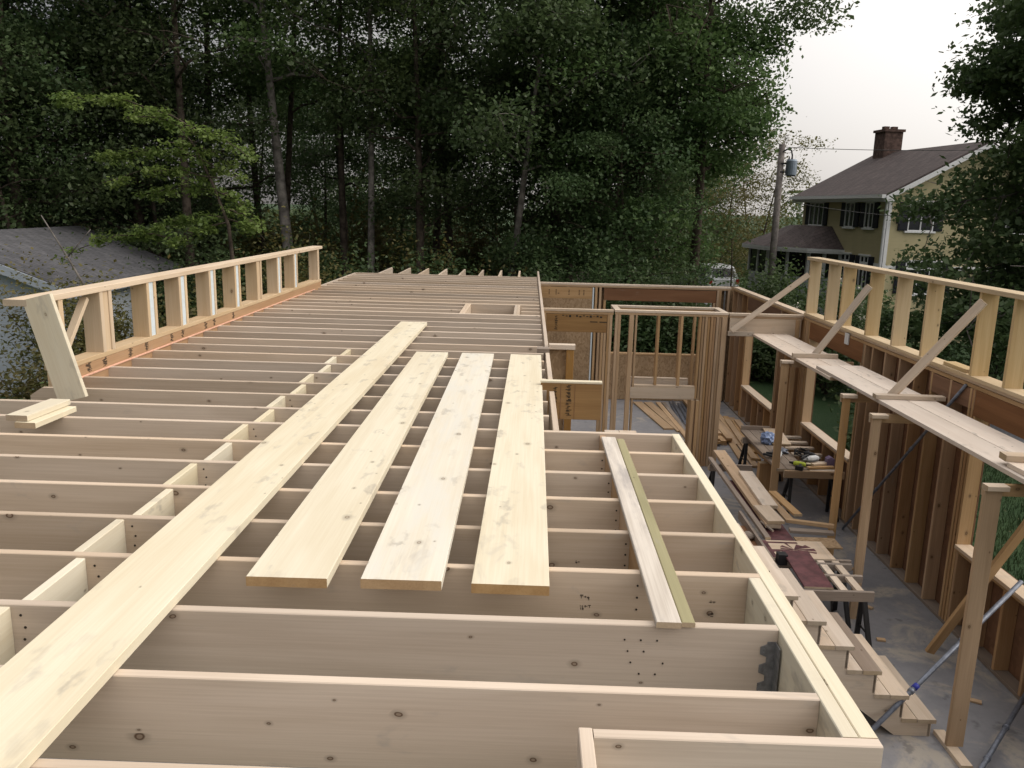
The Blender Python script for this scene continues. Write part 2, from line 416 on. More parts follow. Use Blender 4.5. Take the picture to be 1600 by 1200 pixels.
# main rim on the right
board('rim_board', (XR, 5.06, -JW / 2), (XR, 6.2, -JW / 2), JW, T, 'joist', fr)
board('rim_board', (XR, 6.32, -JW / 2), (XR, 7.95, -JW / 2), JW, T, 'joist', fr)
board('rim_board', (XR, 8.08, -JW / 2), (XR, 18.5, -JW / 2), JW, T, 'joist', fr)
MB().box((.10, 7.93, -.10), (.22, 8.07, .035)).build('splice_block', [M['dirty']], fr, (.16, 8, 0))
# cantilevered lookouts past the last joist
ylast = Y0 + JS * 36
for k in range(0, 8):
    x = XR - JS * (k + 1)
    board('lookout', (x, ylast + .02, -JW / 2), (x, 18.5, -JW / 2), JW, T, 'joist', fr)
# left rim (behind knee wall it is laminated)
board('rim_board', (-3.52, 13.8, -JW / 2), (-3.52, ylast, -JW / 2), JW, T, 'joist', fr)
# blocking, staggered a board's thickness
for k in list(range(0, 14)):
    ya = Y0 + JS * k + T / 2 + .001; yb = Y0 + JS * (k + 1) - T / 2 - .001
    if k == 6: yb = 5.04 - T / 2
    if k == 7: ya = 5.04 + T / 2
    x = -1.74 + (.022 if k % 2 else -.022)
    board('blocking', (x, ya, -JW / 2 - .004), (x, yb, -JW / 2 - .004), JW - .01, T, 'plank', fr)
board('blocking', (-1.74, 1.80, -JW / 2), (-1.74, 2.17, -JW / 2), JW - .01, T, 'plank', fr)
# landing blocking under the two narrow boards
for k in range(2, 7):
    ya = Y0 + JS * k + T / 2 + .001; yb = (Y0 + JS * (k + 1) if k < 6 else 5.04) - T / 2 - .001
    board('blocking', (.49, ya, -JW / 2 - .006), (.49, yb, -JW / 2 - .006), JW - .014, T, 'old', fr)
# steel hangers at the landing end of two joists
def zigzag_hanger(jo, x1, y, z0, z1):
    mb = MB(); yf = y - T / 2 - .003; poly = []; h_ = (z1 - z0) / 3
    for i in range(3):        # three square-shouldered nailing tabs
        zb = z0 + h_ * i
        poly += [(x1 - .030, yf, zb), (x1 - .030, yf, zb + h_ * .18), (x1 - .052, yf, zb + h_ * .32), (x1 - .052, yf, zb + h_ * .72), (x1 - .030, yf, zb + h_ * .86)]
        for q in (.42, .62): mb.tube([(x1 - .040, yf - .003, zb + h_ * q), (x1 - .040, yf, zb + h_ * q)], .0035, 6)
    poly += [(x1 - .030, yf, z1), (x1, yf, z1), (x1, yf, z0)]
    mb.prism(poly, (0, .003, 0)); mb.box((x1 - .004, yf - .05, z0 + .02), (x1 - .001, yf, z1))
    mb.build('joist_hanger', [M['steel']], jo, (x1, yf, (z0 + z1) / 2))
zigzag_hanger(joists[1], .872, Y0 + JS, -.25, -.045)
zigzag_hanger(joists[0], .872, Y0, -.26, -.17)
# nail heads and ink stamps (thin raised marks)
def nails(jo, pts, y, r=.0035):
    mb = MB()
    for x, z in pts: mb.tube([(x, y - T / 2 - .002, z), (x, y - T / 2 + .002, z)], r, 6)
    mb.build('nail_cluster', [M['ink']], jo, (pts[0][0], y, pts[0][1]))
y1 = Y0 + JS
nails(joists[1], [(.36 + .055 * i + .012 * ((j * 7) % 3), -.055 - .042 * j) for j in range(4) for i in range(3) if (i + j) % 4 != 3], y1)
def stamp(jo, x, y, z, s=1., seed=0):
    rr = random.Random(seed); mb = MB(); yf = y - T / 2 - .0012
    for row in range(2):
        cx = x
        for i in range(rr.randint(2, 4)):
            w = rr.uniform(.005, .011) * s; h = rr.uniform(.010, .019) * s; zz = z - row * .036 * s - rr.uniform(0, .004)
            for _ in range(rr.randint(2, 3)):
                ax_ = cx + rr.uniform(0, w * .7); az_ = zz - rr.uniform(0, h * .8)
                if rr.random() < .5: mb.box((ax_, yf, az_ - h * .5), (ax_ + .0022, yf + .001, az_))
                else: mb.box((cx, yf, az_ - .002), (cx + w, yf + .001, az_))
            cx += w + .002
    mb.build('grade_stamp', [M['ink']], jo, (x, y, z))
for i, (k, x, z) in enumerate([(2, .235, -.09), (2, .735, -.10), (3, .24, -.13), (4, .23, -.15), (6, -.95, -.1)]):
    stamp(joists[k], x, Y0 + JS * k, z, 1.25, i)
for k in range(2, 7):
    y = Y0 + JS * k if k < 7 else 5.04
    nails(joists[k], [(.455, -.05 - .05 * j) for j in range(4)], y, .0045)
for k in (1, 2, 3, 5, 7, 9):
    y = Y0 + JS * k if k != 7 else 5.04
    xs = -1.74 + (.03 if k % 2 else .075)
    nails(joists[k], [(xs + .006 * ((j * 5) % 3), -.04 - .045 * j) for j in range(5)], y, .005)
# posts that carry the frame
for x, y in ((.86, 2.15), (.86, 4.9), (.1, 8.0), (.1, 16.9), (-3.4, 2.2)):
    board('post', (x, y, SLAB), (x, y, -JW - .002), .089, .089, 'stud', fr, (0, 1, 0))
# laminated stub beam and short wall stub at the stair head
st = thing('stub_beam', (.35, 6.26, -.1), 'short golden laminated stub beam with black stamped lettering at the stair head', 'beam')
for i in range(1):
    lv = board('laminated_board', (.115, 6.26, -.085), (.585, 6.26, -.085), .285, .05, 'lvl', st)
    board('top_strip', (.113, 6.26, .0665), (.587, 6.26, .0665), .018, .056, 'plank', st)
def inkband(parent, x, y, z0, z1, wd, seed, n=9):
    rr = random.Random(seed); mb = MB(); st_ = (z1 - z0) / n
    for i in range(n):
        z = z0 + st_ * (i + .15); 
        for j in range(3):
            w = rr.uniform(.3, 1.) * wd; xx = x + rr.uniform(-.25, .25) * wd
            mb.box((xx - w / 2, y - .0015, z + st_ * .26 * j), (xx + w / 2, y, z + st_ * (.26 * j + rr.uniform(.1, .2))))
    mb.build('ink_mark', [M['ink']], parent, (x, y, (z0 + z1) / 2))
inkband(lv, .225, 6.2345, -.2, .03, .035, 1); inkband(lv, .33, 6.2345, -.2, .05, .04, 2)
mb = MB(); mb.box((.268, 6.233, -.225), (.272, 6.2348, .05)); mb.box((.378, 6.233, -.225), (.381, 6.2348, .05)); mb.build('seam', [M['lvld']], lv, (.3, 6.23, 0))
sw = thing('wall_stub', (.36, 8.32, SLAB), 'short wall stub with one chipped strand panel and brown post under pale plate', 'wall')
board('top_plate', (.225, 8.32, -.0), (.49, 8.32, -.0), .05, .09, 'scaf', sw)
MB().box((.225, 8.34, SLAB + .04), (.40, 8.352, -.027)).build('strand_panel', [M['osb']], sw)
board('stud', (.44, 8.32, SLAB + .002), (.44, 8.32, -.027), .075, .075, 'lvl', sw, (0, 1, 0))

# ------------------------------------------------------------------ planks lying on the joists
def plank(x0a, x1a, y0, x0b, x1b, y1, label, t=.038, z=.0, mat='plank'):
    w = ((x1a - x0a) + (x1b - x0b)) / 2
    o = board('plank', ((x0a + x1a) / 2, y0, z + t / 2 + .001), ((x0b + x1b) / 2, y1, z + t / 2 + .001), w, t, mat, None, (1, 0, 0), 'end', .002)
    return tag(o, label, 'plank', 'wide planks laid across the joists')
plank(-1.49, -1.185, 1.45, -1.475, -1.17, 9.56, 'longest pale plank running from the lower left edge towards the hatch')
plank(-.995, -.70, 2.77, -1.025, -.73, 7.57, 'pale wide plank lying next to the longest plank, stained with small grey smudges')
plank(-.58, -.285, 2.78, -.60, -.305, 7.57, 'whitest wide plank, third from the left, with blue-grey mould streak', mat='plankw')
plank(-.175, .105, 2.77, -.15, .135, 7.57, 'yellowish wide plank lying closest to the stair landing')
loose('board', (.503, 2.56, .012), (.510, 4.86, .012), .085, .022, 'grey_board', 'weathered whitish board with cracks lying across the landing joists', 'board', up=(1, 0, 0))
loose('board', (.571, 2.57, .010), (.580, 4.84, .010), .045, .018, 'olive', 'narrow olive green treated strip lying against the weathered whitish board', 'board', up=(1, 0, 0))
loose('offcut', (-3.055, 4.76, .0575), (-3.035, 5.2, .0575), .135, .036, 'plank', 'short offcut lying on top of another offcut at the left joist ends', 'offcut', up=(1, 0, 0))
loose('offcut', (-2.995, 4.74, .0195), (-2.98, 5.17, .0195), .13, .036, 'plank', 'short offcut underneath another offcut at the left joist ends', 'offcut', up=(1, 0, 0))

# ------------------------------------------------------------------ left knee wall
kl = thing('knee_wall', (-3.45, 9.7, 0), 'left low knee wall of fresh studs with pale blue foam strips above orange beam', 'knee wall')
X1 = -3.45; XO = X1 - .15; XC = X1 - .075
lb = board('laminated_beam', (X1 - .022, 6.0, -.06), (X1 - .022, 13.75, -.06), .30, .04, 'lvlo', kl)
board('ledger_strip', (X1 + .006, 6.1, .0), (X1 + .006, 13.3, .0), .016, .012, 'pink', kl)
board('bottom_plate', (XC, 6.0, .111), (XC, 13.75, .111), T, .15, 'kneel', kl)
board('top_plate', (XC, 5.6, .645), (XC, 13.85, .645), .045, .165, 'kneel', kl)
def yband(parent, y, x, z0, z1, wd, seed):
    rr = random.Random(seed); mb = MB()
    for i in range(4):
        z = z0 + (z1 - z0) * (i + .2) / 4
        for j in range(3):
            w = rr.uniform(.3, 1.) * wd; yy = y + rr.uniform(-.3, .3) * wd
            mb.box((x, yy - w / 2, z + .007 * j), (x + .0015, yy + w / 2, z + .007 * j + .004))
    mb.build('ink_mark', [M['ink']], parent, (x, y, z0))
for i, y in enumerate((6.35, 6.6, 7.05, 7.35, 7.9, 8.15, 8.75, 9.0, 9.6)):
    yband(lb, y, X1 - .0015, .015, .085, .07, 40 + i)
foam = {1, 2, 3, 4, 6, 7}
ys = [6.62, 7.45, 8.15, 8.93, 9.72, 10.52, 11.38, 12.2]
for i, y in enumerate(ys):
    board('stud', (XC, y, .13), (XC, y, .6225), .15, .05, 'kneel', kl, (1, 0, 0))
    board('stud', (XC, y + .145, .13), (XC, y + .145, .6225), .15, .05, 'kneel', kl, (1, 0, 0))
    if i in foam: board('foam_strip', (XC, y + .072, .131), (XC, y + .072, .6215), .135, .094, 'foam', kl, (1, 0, 0), 'foam')
    else: board('stud', (XC - .005, y + .0725, .13), (XC - .005, y + .0725, .6225), .14, .094, 'kneel', kl, (1, 0, 0))
board('stud', (XC, 13.6, .13), (XC, 13.6, .6225), .15, .10, 'kneel', kl, (1, 0, 0))
board('end_stud', (X1 - .02, 6.03, .25), (X1 - .02, 6.03, .6225), .04, .06, 'kneel', kl, (1, 0, 0))
board('brace', (XC, 6.5, .58), (XC, 6.1, .16), .06, .038, 'kneel', kl, (1, 0, 0))
board('end_brace', (-3.375, 5.66 - .04, .69), (-3.185, 5.66 - .04, -.03), .205, T, 'plank', kl, (1, 0, 0))
board('corner_post', (-3.5, 5.98, -1.2), (-3.5, 5.98, .09), .09, .09, 'kneel', kl, (0, 1, 0))
# the sheathed wall below it
ws = thing('sheathed_wall', (-3.6, 9, SLAB), 'red-brown sheathed outer wall under the left knee wall', 'wall')
MB().box((-3.62, 5.9, SLAB), (-3.606, 17, -.30)).build('sheathing', [M['zip']], ws)
for i in range(27):
    y = 5.95 + .4064 * i
    board('stud', (-3.535, y, SLAB + .04), (-3.535, y, -.33), .14, T, 'stud', ws, (1, 0, 0))
board('bottom_plate', (-3.535, 5.93, SLAB + .02), (-3.535, 16.95, SLAB + .02), T, .14, 'stud', ws)
board('top_plate', (-3.535, 5.93, -.31), (-3.535, 16.95, -.31), T, .14, 'stud', ws)

# ------------------------------------------------------------------ right exterior wall
TOP = -.185
rw = thing('stud_wall', (4.4, 10, SLAB), 'right outer stud wall with window openings, brown headers and dark sheathing', 'wall')
RX = 4.40; RC = RX + .07
def rstud(y, z0=SLAB + .04, z1=TOP - .078, mat='old', t=T):
    return board('stud', (RC, y, z0), (RC, y, z1), .14, t, mat, rw, (1, 0, 0))
for i in range(2):
    board('top_plate', (RC + .012 * (1 - i), 2.2, TOP - .019 - .0385 * i), (RC + .012 * (1 - i), 17.98, TOP - .019 - .0385 * i), T, .14, 'scaf' if i == 0 else 'stud', rw)
board('bottom_plate', (RC, 2.2, SLAB + .02), (RC, 18.1, SLAB + .02), T, .14, 'dirty', rw)
OP = [(3.2, 7.95, -1.85), (10.85, 12.85, -1.85), (14.5, 16.6, -2.05)]    # y0, y1, sill z
HB = -.52
for a, b, s in OP:
    board('header', (RX + .022, a - .05, (TOP - .079 + HB) / 2), (RX + .022, b + .05, (TOP - .079 + HB) / 2), TOP - .079 - HB, .044, 'lvld', rw)
    board('header', (RX + .118, a - .05, (TOP - .079 + HB) / 2), (RX + .118, b + .05, (TOP - .079 + HB) / 2), TOP - .079 - HB, .044, 'lvld', rw)
    board('sill', (RC - .01, a, s - .019), (RC - .01, b, s - .019), T, .16, 'scaf', rw)
    board('sill', (RC, a, s - .058), (RC, b, s - .058), T, .14, 'stud', rw)
    n = int((b - a) / .4064)
    for i in range(n + 1):
        rstud(a + .03 + i * (b - a - .06) / n, SLAB + .04, s - .078)
    for y in (a - .02, b + .02): rstud(y, SLAB + .04, HB - .001, 'stud')
# the brown rim beam continues just under the plates along the near stretch
board('header', (RX - .001 + .0205, 7.99 + .02, -.37), (RX + .0195, 8.95, -.37), .2, .036, 'lvld', rw)
for y in (7.99 + .04, 8.09, 8.49, 8.90, 9.3, 9.71, 10.12, 10.5, 10.75): rstud(y, mat='stud' if y in (8.09, 8.90) else 'old')
for y in (12.93, 13.0, 13.06, 13.14, 13.21): rstud(y, mat='stud' if y < 13.05 else 'old')
for y in (13.6, 14.0, 14.4): rstud(y)
for y in (16.7, 17.1, 17.5, 17.9): rstud(y)
# sheathing panels around the openings
mb = MB(); x0, x1 = RX + .142, RX + .154
edges = [(2.2, 3.2)] + [(7.95, 10.85), (12.85, 14.5), (16.6, 18.14)]
for a, b in edges: mb.box((x0, a, SLAB - .15), (x1, b, TOP))
for a, b, s in OP: mb.box((x0, a, SLAB - .15), (x1, b, s - .005)); mb.box((x0, a, HB), (x1, b, TOP))
mb.build('sheathing', [M['zip']], rw)
board('tag_block', (RX - .011, 11.35, TOP - .02), (RX - .011, 11.35, TOP - .17), .13, .02, 'whitep', rw, (0, 1, 0), 'whitep')
for y, a in ((13.05, .3), (9.4, .5), (8.3, .45)): pass

# knee wall on top of it
kr = thing('knee_wall', (4.45, 8, TOP), 'right low knee wall of yellowish studs standing on the outer wall plate', 'knee wall')
KC = 4.475
board('bottom_plate', (KC, 2.2, TOP + .0205), (KC, 13.2, TOP + .0205), T, .184, 'knee', kr)
board('top_plate', (KC, 2.2, .70), (KC, 13.28, .70), .045, .20, 'knee', kr)
for y in (13.14, 12.3, 11.72, 10.78, 9.98, 9.22, 8.14, 7.55, 6.7, 5.9, 5.1, 4.3, 3.5, 2.7):
    board('stud', (KC, y, TOP + .04), (KC, y, .677), .17, .045, 'knee', kr, (1, 0, 0))
board('blocking', (KC, 8.25, TOP + .058), (KC, 8.72, TOP + .058), T, .13, 'knee', kr)

# ------------------------------------------------------------------ back wall
BY = 18.0
bw = thing('stud_wall', (2.3, BY, SLAB), 'far end wall of strand panels and studs with one wide window opening', 'wall')
for i in range(2): board('top_plate', (.24, BY + .07, -.219 - .0385 * i), (4.37, BY + .07, -.219 - .0385 * i), T, .14, 'scaf' if i == 0 else 'stud', bw)
board('header', (1.64, BY + .023, -.42), (4.06, BY + .023, -.42), .26, .044, 'lvld', bw)
def bstud(x, z0=SLAB + .04, z1=-.278, mat='stud', w=.05): board('stud', (x, BY + .07, z0), (x, BY + .07, z1), .14, w, mat, bw, (0, 1, 0))
for x in (.45, .85, 1.47, 1.56): bstud(x)
for x in (1.66, 4.03): bstud(x, z1=-.552)
for x in (4.10, 4.15, 4.33): bstud(x)
board('sill', (1.69, BY + .07, -1.72), (4.0, BY + .07, -1.72), T, .15, 'stud', bw)
for x in (2.1, 2.5, 2.9, 3.3, 3.7): bstud(x, z1=-1.74)
board('corner_pipe', (4.24, BY - .01, -.9), (4.24, BY - .01, -.28), .03, .03, 'steel', bw, (0, 1, 0), 'steel')
mb = MB(); mb.box((.24, BY + .142, SLAB - .15), (1.64, BY + .154, -.2)); mb.box((4.03, BY + .142, SLAB - .15), (4.53, BY + .154, -.2)); mb.box((1.64, BY + .142, SLAB - .15), (4.03, BY + .154, -1.745)); mb.box((1.64, BY + .142, -.55), (4.03, BY + .154, -.2))
mb.build('sheathing', [M['osb']], bw)
# inner panel lining
mb = MB(); mb.box((.26, BY - .014, SLAB + .01), (1.385, BY - .002, -.53)); mb.box((1.70, BY - .014, SLAB + .01), (4.0, BY - .002, -1.745))
mb.build('strand_panel', [M['osb']], bw)
MB().box((.26, BY - .014, -.528), (1.385, BY - .002, -.285)).build('panel', [M['stud']], bw)
MB().box((1.39, BY - .02, SLAB + .01), (1.42, BY - .002, -.285)).build('white_strip', [M['foam']], bw)
inkb = MB()
for x in (.45, .6, .88, 1.1, 1.2):
    for j in range(4): inkb.box((x - .012, BY - .0155, -.36 - .03 * j), (x + .012, BY - .0141, -.345 - .03 * j))
inkb.build('ink_mark', [M['ink']], bw)

# ------------------------------------------------------------------ middle partition
PY = 13.25
pw = thing('partition_wall', (2.3, PY, SLAB), 'inner partition with box framed opening and a cluster of brown studs', 'wall')
def pstud(x, y=PY, z0=SLAB + .002, z1=-.262, w=.038, d=.09, mat='stud'): return board('stud', (x, y, z0), (x, y, z1), d, w, mat, pw, (0, 1, 0))
def pplate(xa, xb, y, z=-.205, d=.10, mat='scaf'):
    board('top_plate', (xa, y, z), (xb, y, z), T, d, mat, pw); 
pplate(.225, 1.37, PY, -.212); board('top_plate', (.225, PY, -.251), (1.37, PY, -.251), T, .09, 'stud', pw)
lh = board('header', (.30, PY - .02, -.42), (1.27, PY - .02, -.42), .285, .044, 'lvl', pw)
inkband(lh, .46, PY - .0425, -.54, -.30, .05, 8, 7)
mb = MB()
for i in range(12): mb.box((.55 + .055 * i, PY - .0435, -.305 - .01 * (i % 3)), (.585 + .055 * i, PY - .042, -.29 - .01 * (i % 2)))
for x in (1.0, 1.15): mb.box((x, PY - .0435, -.40), (x + .12, PY - .042, -.385))
mb.build('ink_mark', [M['ink']], lh, (.8, PY, -.3))
for x in (1.20, 1.245, 1.295, 1.335): pstud(x, z1=-.272 if x > 1.27 else -.565)
pstud(.27, z1=-.27)
# the box frame: two rows of studs
P2 = PY + .62
for y in (PY, P2):
    board('top_plate', (1.39, y, -.205), (3.2, y, -.205), T, .10, 'scaf', pw); board('top_plate', (1.395, y, -.244), (3.19, y, -.244), T, .09, 'stud', pw)
for x in (1.44, 3.15): board('top_plate', (x, PY + .051, -.205), (x, P2 - .051, -.205), T, .10, 'scaf', pw, (0, 0, 1))
for x in (1.425, 1.47): pstud(x, w=.042)
pstud(1.665, w=.07); pstud(1.74, w=.03)
for x in (2.10, 2.47): pstud(x, z0=-1.40); 
for x in (2.19, 2.56): pstud(x, P2, z0=-1.40)
pstud(1.49, P2); pstud(1.75, P2)
for i, x in enumerate((2.76, 2.81, 2.855, 2.90, 2.945, 2.99, 3.035, 3.08)): pstud(x, PY + (.01 if i % 2 else -.004), mat='stud' if i not in (4, 5) else 'old', z0=SLAB + .002 if i > 1 else -1.6)
pstud(3.14, PY - .01, w=.075, d=.10)
for x in (2.8, 2.9, 3.0, 3.1): pstud(x, P2)
for y in (PY, P2):
    board('sill', (1.76, y, -1.419), (2.745, y, -1.419), T, .09, 'scaf', pw)
    board('header', (1.70, y - .03, -1.53), (2.745, y - .03, -1.53), .184, .038, 'scaf', pw)
board('rail', (1.70, P2 - .02, -1.67), (2.745, P2 - .02, -1.67), .09, .038, 'stud', pw)
pstud(2.72, PY - .04, z1=-1.63, w=.05); pstud(2.80, PY - .04, z1=-1.63, w=.05)
# header over the right hand opening
board('top_plate', (3.215, PY, -.212), (4.385, PY, -.212), T, .10, 'scaf', pw); board('top_plate', (3.215, PY, -.251), (4.385, PY, -.251), T, .09, 'stud', pw)
board('header', (3.225, PY - .026, -.415), (4.36, PY - .026, -.415), .285, .038, 'scaf', pw)
board('stud', (4.30, PY - .03, SLAB), (4.30, PY - .03, -.27), .085, .06, 'stud', pw, (0, 1, 0))
board('ledger', (3.2, PY - .07, -.515), (3.62, PY - .07, -.515), .07, .038, 'scaf', pw)

# ------------------------------------------------------------------ scaffold
def post_frame(y, label, wide=.09, arm=True, foot=False, x=3.5, top=-.545):
    t = thing('scaffold_post', (x, y, SLAB), label, 'scaffold post', 'scaffold posts along the right wall')
    board('post', (x, y, SLAB + (.04 if foot else 0)), (x, y, top - .04), .09 if wide == .09 else wide, T, 'stud', t, (1, 0, 0))
    if arm: board('ledger_arm', (x - .05, y + .04, top - .05), (4.39, y + .04, top - .05), .09, T, 'stud', t)
    board('cap', (x - .06, y, top - .0185), (x + .1, y, top - .0185), T, .09, 'scaf', t)
    if foot: board('foot_plate', (x - .02, y - .25, SLAB + .02), (x - .02, y + .2, SLAB + .02), .038, .09, 'scaf', t)
    return t
post_frame(5.9, 'tall scaffold post nearest the camera standing on a short foot plate', .13, True, True, 3.47)
post_frame(8.05, 'scaffold post under the second cross batten in front of tall sheathed bays', .09, True, False, 3.49)
post_frame(8.95, 'scaffold post right of the worktable without batten above', .08, True, False, 3.53)
post_frame(11.0, 'scaffold post furthest from the camera beside the tool table', .10, True, False, 3.47)
def splank(xa, ya, xb, yb, z, label):
    o = board('scaffold_plank', (xa, ya, z), (xb, yb, z), .288, T, 'scafp', None, (1, 0, 0)); return tag(o, label, 'plank', 'scaffold planks by the right wall')
ZS = -.525
splank(3.745, 9.7, 3.735, 13.35, ZS, 'far scaffold plank on the inner side reaching the partition')
splank(4.04, 9.7, 4.03, 13.35, ZS, 'far scaffold plank on the outer side reaching the partition')
splank(3.775, 5.0, 3.765, 10.25, ZS + .04, 'middle scaffold plank on the inner side overlapping the far planks')
splank(4.07, 5.3, 4.06, 10.3, ZS + .04, 'middle scaffold plank on the outer side overlapping the far planks')
splank(3.82, 1.8, 3.81, 6.1, ZS + .08, 'nearest scaffold plank on the inner side at the right picture edge')
splank(4.11, 1.8, 4.11, 6.0, ZS + .08, 'nearest scaffold plank on the outer side at the right picture edge')
loose('batten', (3.56, 11.02, ZS + .05), (4.16, 11.02, ZS + .05), .06, .055, 'scaf', 'short batten nailed across the far scaffold planks', 'batten')
loose('batten', (3.60, 8.42, ZS + .083), (4.30, 8.40, ZS + .083), .045, .1, 'scaf', 'batten nailed across the middle scaffold planks under the long brace', 'batten')
loose('batten', (3.66, 6.16, ZS + .125), (4.3, 6.1, ZS + .125), .05, .12, 'scaf', 'batten across the scaffold planks at the right picture edge', 'batten')
# knee wall braces
def brace(p0, p1, label): loose('brace', p0, p1, .085, T, 'scaf', label, 'brace', 'diagonal braces of the right knee wall', up=(0, .25, 1))
brace((4.36, 13.08, .46), (3.24, 13.1, -.46), 'furthest diagonal brace from knee wall end to the partition top')
brace((4.36, 10.72, .50), (3.86, 11.08, -.50), 'middle diagonal brace ending at the short far batten')
brace((4.36, 8.02, .60), (3.80, 8.50, -.46), 'longest nearest diagonal brace ending at the middle batten')
loose('brace', (3.93, 7.30, SLAB + .06), (4.5, 7.02, -1.22), .09, T, 'stud', 'short brace board leaning from the slab to the window sill', 'brace', up=(1, 0, .3))
# steel pipe braces
def pipe(p0, p1, label, blue=None, r=.02):
    mb = MB().tube([p0, p1], r, 10); t = tag(mb.build('pipe_brace', [M['pipe']], None, p0, True), label, 'pipe brace', 'steel pipe braces')
    d = Vector(p1) - Vector(p0)
    for a in (.33, .62): MB().tube([Vector(p0) + d * a, Vector(p0) + d * (a + .012)], r * 1.35, 10).build('collar', [M['pipe']], t, p0, True)
    if blue: MB().tube([Vector(p0) + d * blue, Vector(p0) + d * (blue + .02)], r * 1.25, 10).build('blue_sleeve', [M['pipeblue']], t, p0, True)
    return t
pipe((2.60, 5.78, SLAB + .02), (4.38, 6.82, -1.72), 'grey steel pipe brace crossing in front of the stair foot', .35)
pipe((3.24, 5.30, SLAB + .02), (4.38, 6.50, -2.58), 'grey steel pipe brace cut by the lower right corner')
pipe((4.30, 10.55, SLAB + .02), (4.385, 8.17, -.25), 'thin grey pipe brace running behind the scaffold planks', None, .016)

# ------------------------------------------------------------------ stairs
stp = thing('staircase', (2, 6.5, SLAB), 'straight wooden staircase of doubled plank treads on notched stringers', 'staircase')
XT = [3.39 - .2415 * i for i in range(12)]; ZT = [-2.59 + .2075 * i for i in range(12)]
for i, (x, z) in enumerate(zip(XT, ZT)):
    if i == 11: break
    mat = 'scaf'
    board('tread', (x - .075, 6.045, z - .0175), (x - .075, 7.03, z - .0175), .15, .035, mat if i != 2 else 'dirty', stp, (1, 0, 0))
    board('tread', (x - .215, 6.05, z - .0185), (x - .215, 7.03, z - .0185), .125, .035, 'scaf', stp, (1, 0, 0))
    if i >= 0: board('riser', (x - .045, 6.06, z - .12), (x - .045, 7.02, z - .12), .165, .018, 'scaf', stp)
for y in (6.06, 6.52, 6.98):
    poly = [(XT[0] - .03, y, SLAB + .002), (XT[0] - .03, y, ZT[0] - .037)]
    for i in range(1, 11):
        poly += [(XT[i] - .03, y, ZT[i - 1] - .037), (XT[i] - .03, y, ZT[i] - .037)]
    poly += [(.62, y, ZT[10] - .037), (.62, y, ZT[10] - .42), (XT[0] - .32, y, SLAB + .002)]
    MB().prism(poly, (0, .038, 0)).build('stringer', [M['scaf']], stp, (2, y, -1.5))

# ------------------------------------------------------------------ benches, sawhorses, loose wood
def sawhorse(x, y, ztop, label, half=.33, xdir=True):
    t = thing('sawhorse', (x, y, SLAB), label, 'sawhorse', 'dark folding sawhorses under the benches')
    board('beam', (x - half, y, ztop - .05), (x + half, y, ztop - .05), .1, T, 'dirty', t)
    board('beam', (x - half, y + .06, ztop - .075), (x + half, y + .06, ztop - .075), .05, .06, 'dirty', t)
    for sx in (-1, 1):
        for sy in (-1, 1):
            p = Vector((x + sx * half * .78, y + .02 + sy * .03, ztop - .1)); q = Vector((x + sx * half * .95, y + .02 + sy * .2, SLAB + .01))
            board('leg', p, q, .045, .03, 'blackm', t, (1, 0, 0), 'blackm')
    for sx in (-1, 1):
        MB().tube([(x + sx * half * .88, y - .11, SLAB + .3), (x + sx * half * .88, y + .15, SLAB + .3)], .01, 6).build('spreader', [M['blackm']], t)
    return t
sawhorse(2.93, 7.22, -2.05, 'nearest sawhorse beside the stairs with its worn cross beam showing', .37)
sawhorse(3.02, 8.0, -2.08, 'sawhorse carrying the cut panel behind the maroon board', .36)
sawhorse(2.92, 11.25, -2.10, 'sawhorse holding the far end of the long bench boards', .30)
sawhorse(3.75, 12.7, -2.09, 'sawhorse under the far end of the tool table', .30)
sawhorse(3.98, 11.0, -2.09, 'sawhorse under the near end of the tool table', .36)
def Bd(p0, p1, w, t, mat, label, name='board', up=(1, 0, 0), cat='board'): return loose(name, p0, p1, w, t, mat, label, cat, up=up, end='end_pale')
Bd((2.66, 8.45, -2.06), (2.66, 11.4, -2.06), .06, .04, 'dirty', 'narrow dusty edge board along the left side of the long bench')
Bd((2.80, 8.75, -2.03), (2.84, 11.65, -2.03), .17, .045, 'stud', 'long tan board on the bench, running furthest back')
Bd((2.76, 8.62, -2.035), (2.70, 8.9, -2.035), .02, .02, 'dirty', 'small dusty strip at the bench board end', 'offcut', cat='offcut')
Bd((2.90, 9.25, -1.985), (2.94, 10.55, -1.985), .18, .04, 'scaf', 'pale shorter board lying on top of the long tan bench board')
Bd((2.83, 8.75, -1.985), (2.80, 9.25, -1.985), .19, .036, 'scaf', 'short pale board end poking out below the pale bench board')
tag(MB().box((2.66, 8.47, -2.105), (2.96, 10.5, -2.085)).build('panel', [M['maroon']], None, (2.8, 9, -2.09)), 'long maroon painted panel under the bench boards', 'panel')
Bd((3.03, 10.05, -2.06), (3.07, 9.0, -2.06), .10, .03, 'stud', 'brown strip leaning on the bench right of the pale board', 'offcut', cat='offcut')
Bd((3.13, 9.95, -2.04), (3.2, 9.15, -2.04), .10, .03, 'stud', 'second brown strip, on the far side of the first strip', 'offcut', cat='offcut')
Bd((3.0, 8.95, -2.03), (3.48, 8.78, -2.02), .07, .04, 'stud', 'narrow crooked offcut lying crosswise behind the tan square panel', 'offcut', cat='offcut')
Bd((2.98, 8.75, -2.07), (3.45, 8.70, -2.07), .09, .035, 'dirty', 'dusty crosswise offcut under the crooked offcut', 'offcut', cat='offcut')
MB().box((2.98, 8.32, -2.10), (3.42, 8.60, -2.085)).build('plywood_square', [M['osb']], None, (3.2, 8.4, -2.09)); tag(bpy.data.objects['plywood_square'], 'tan square of plywood lying beside the maroon panel', 'plywood')
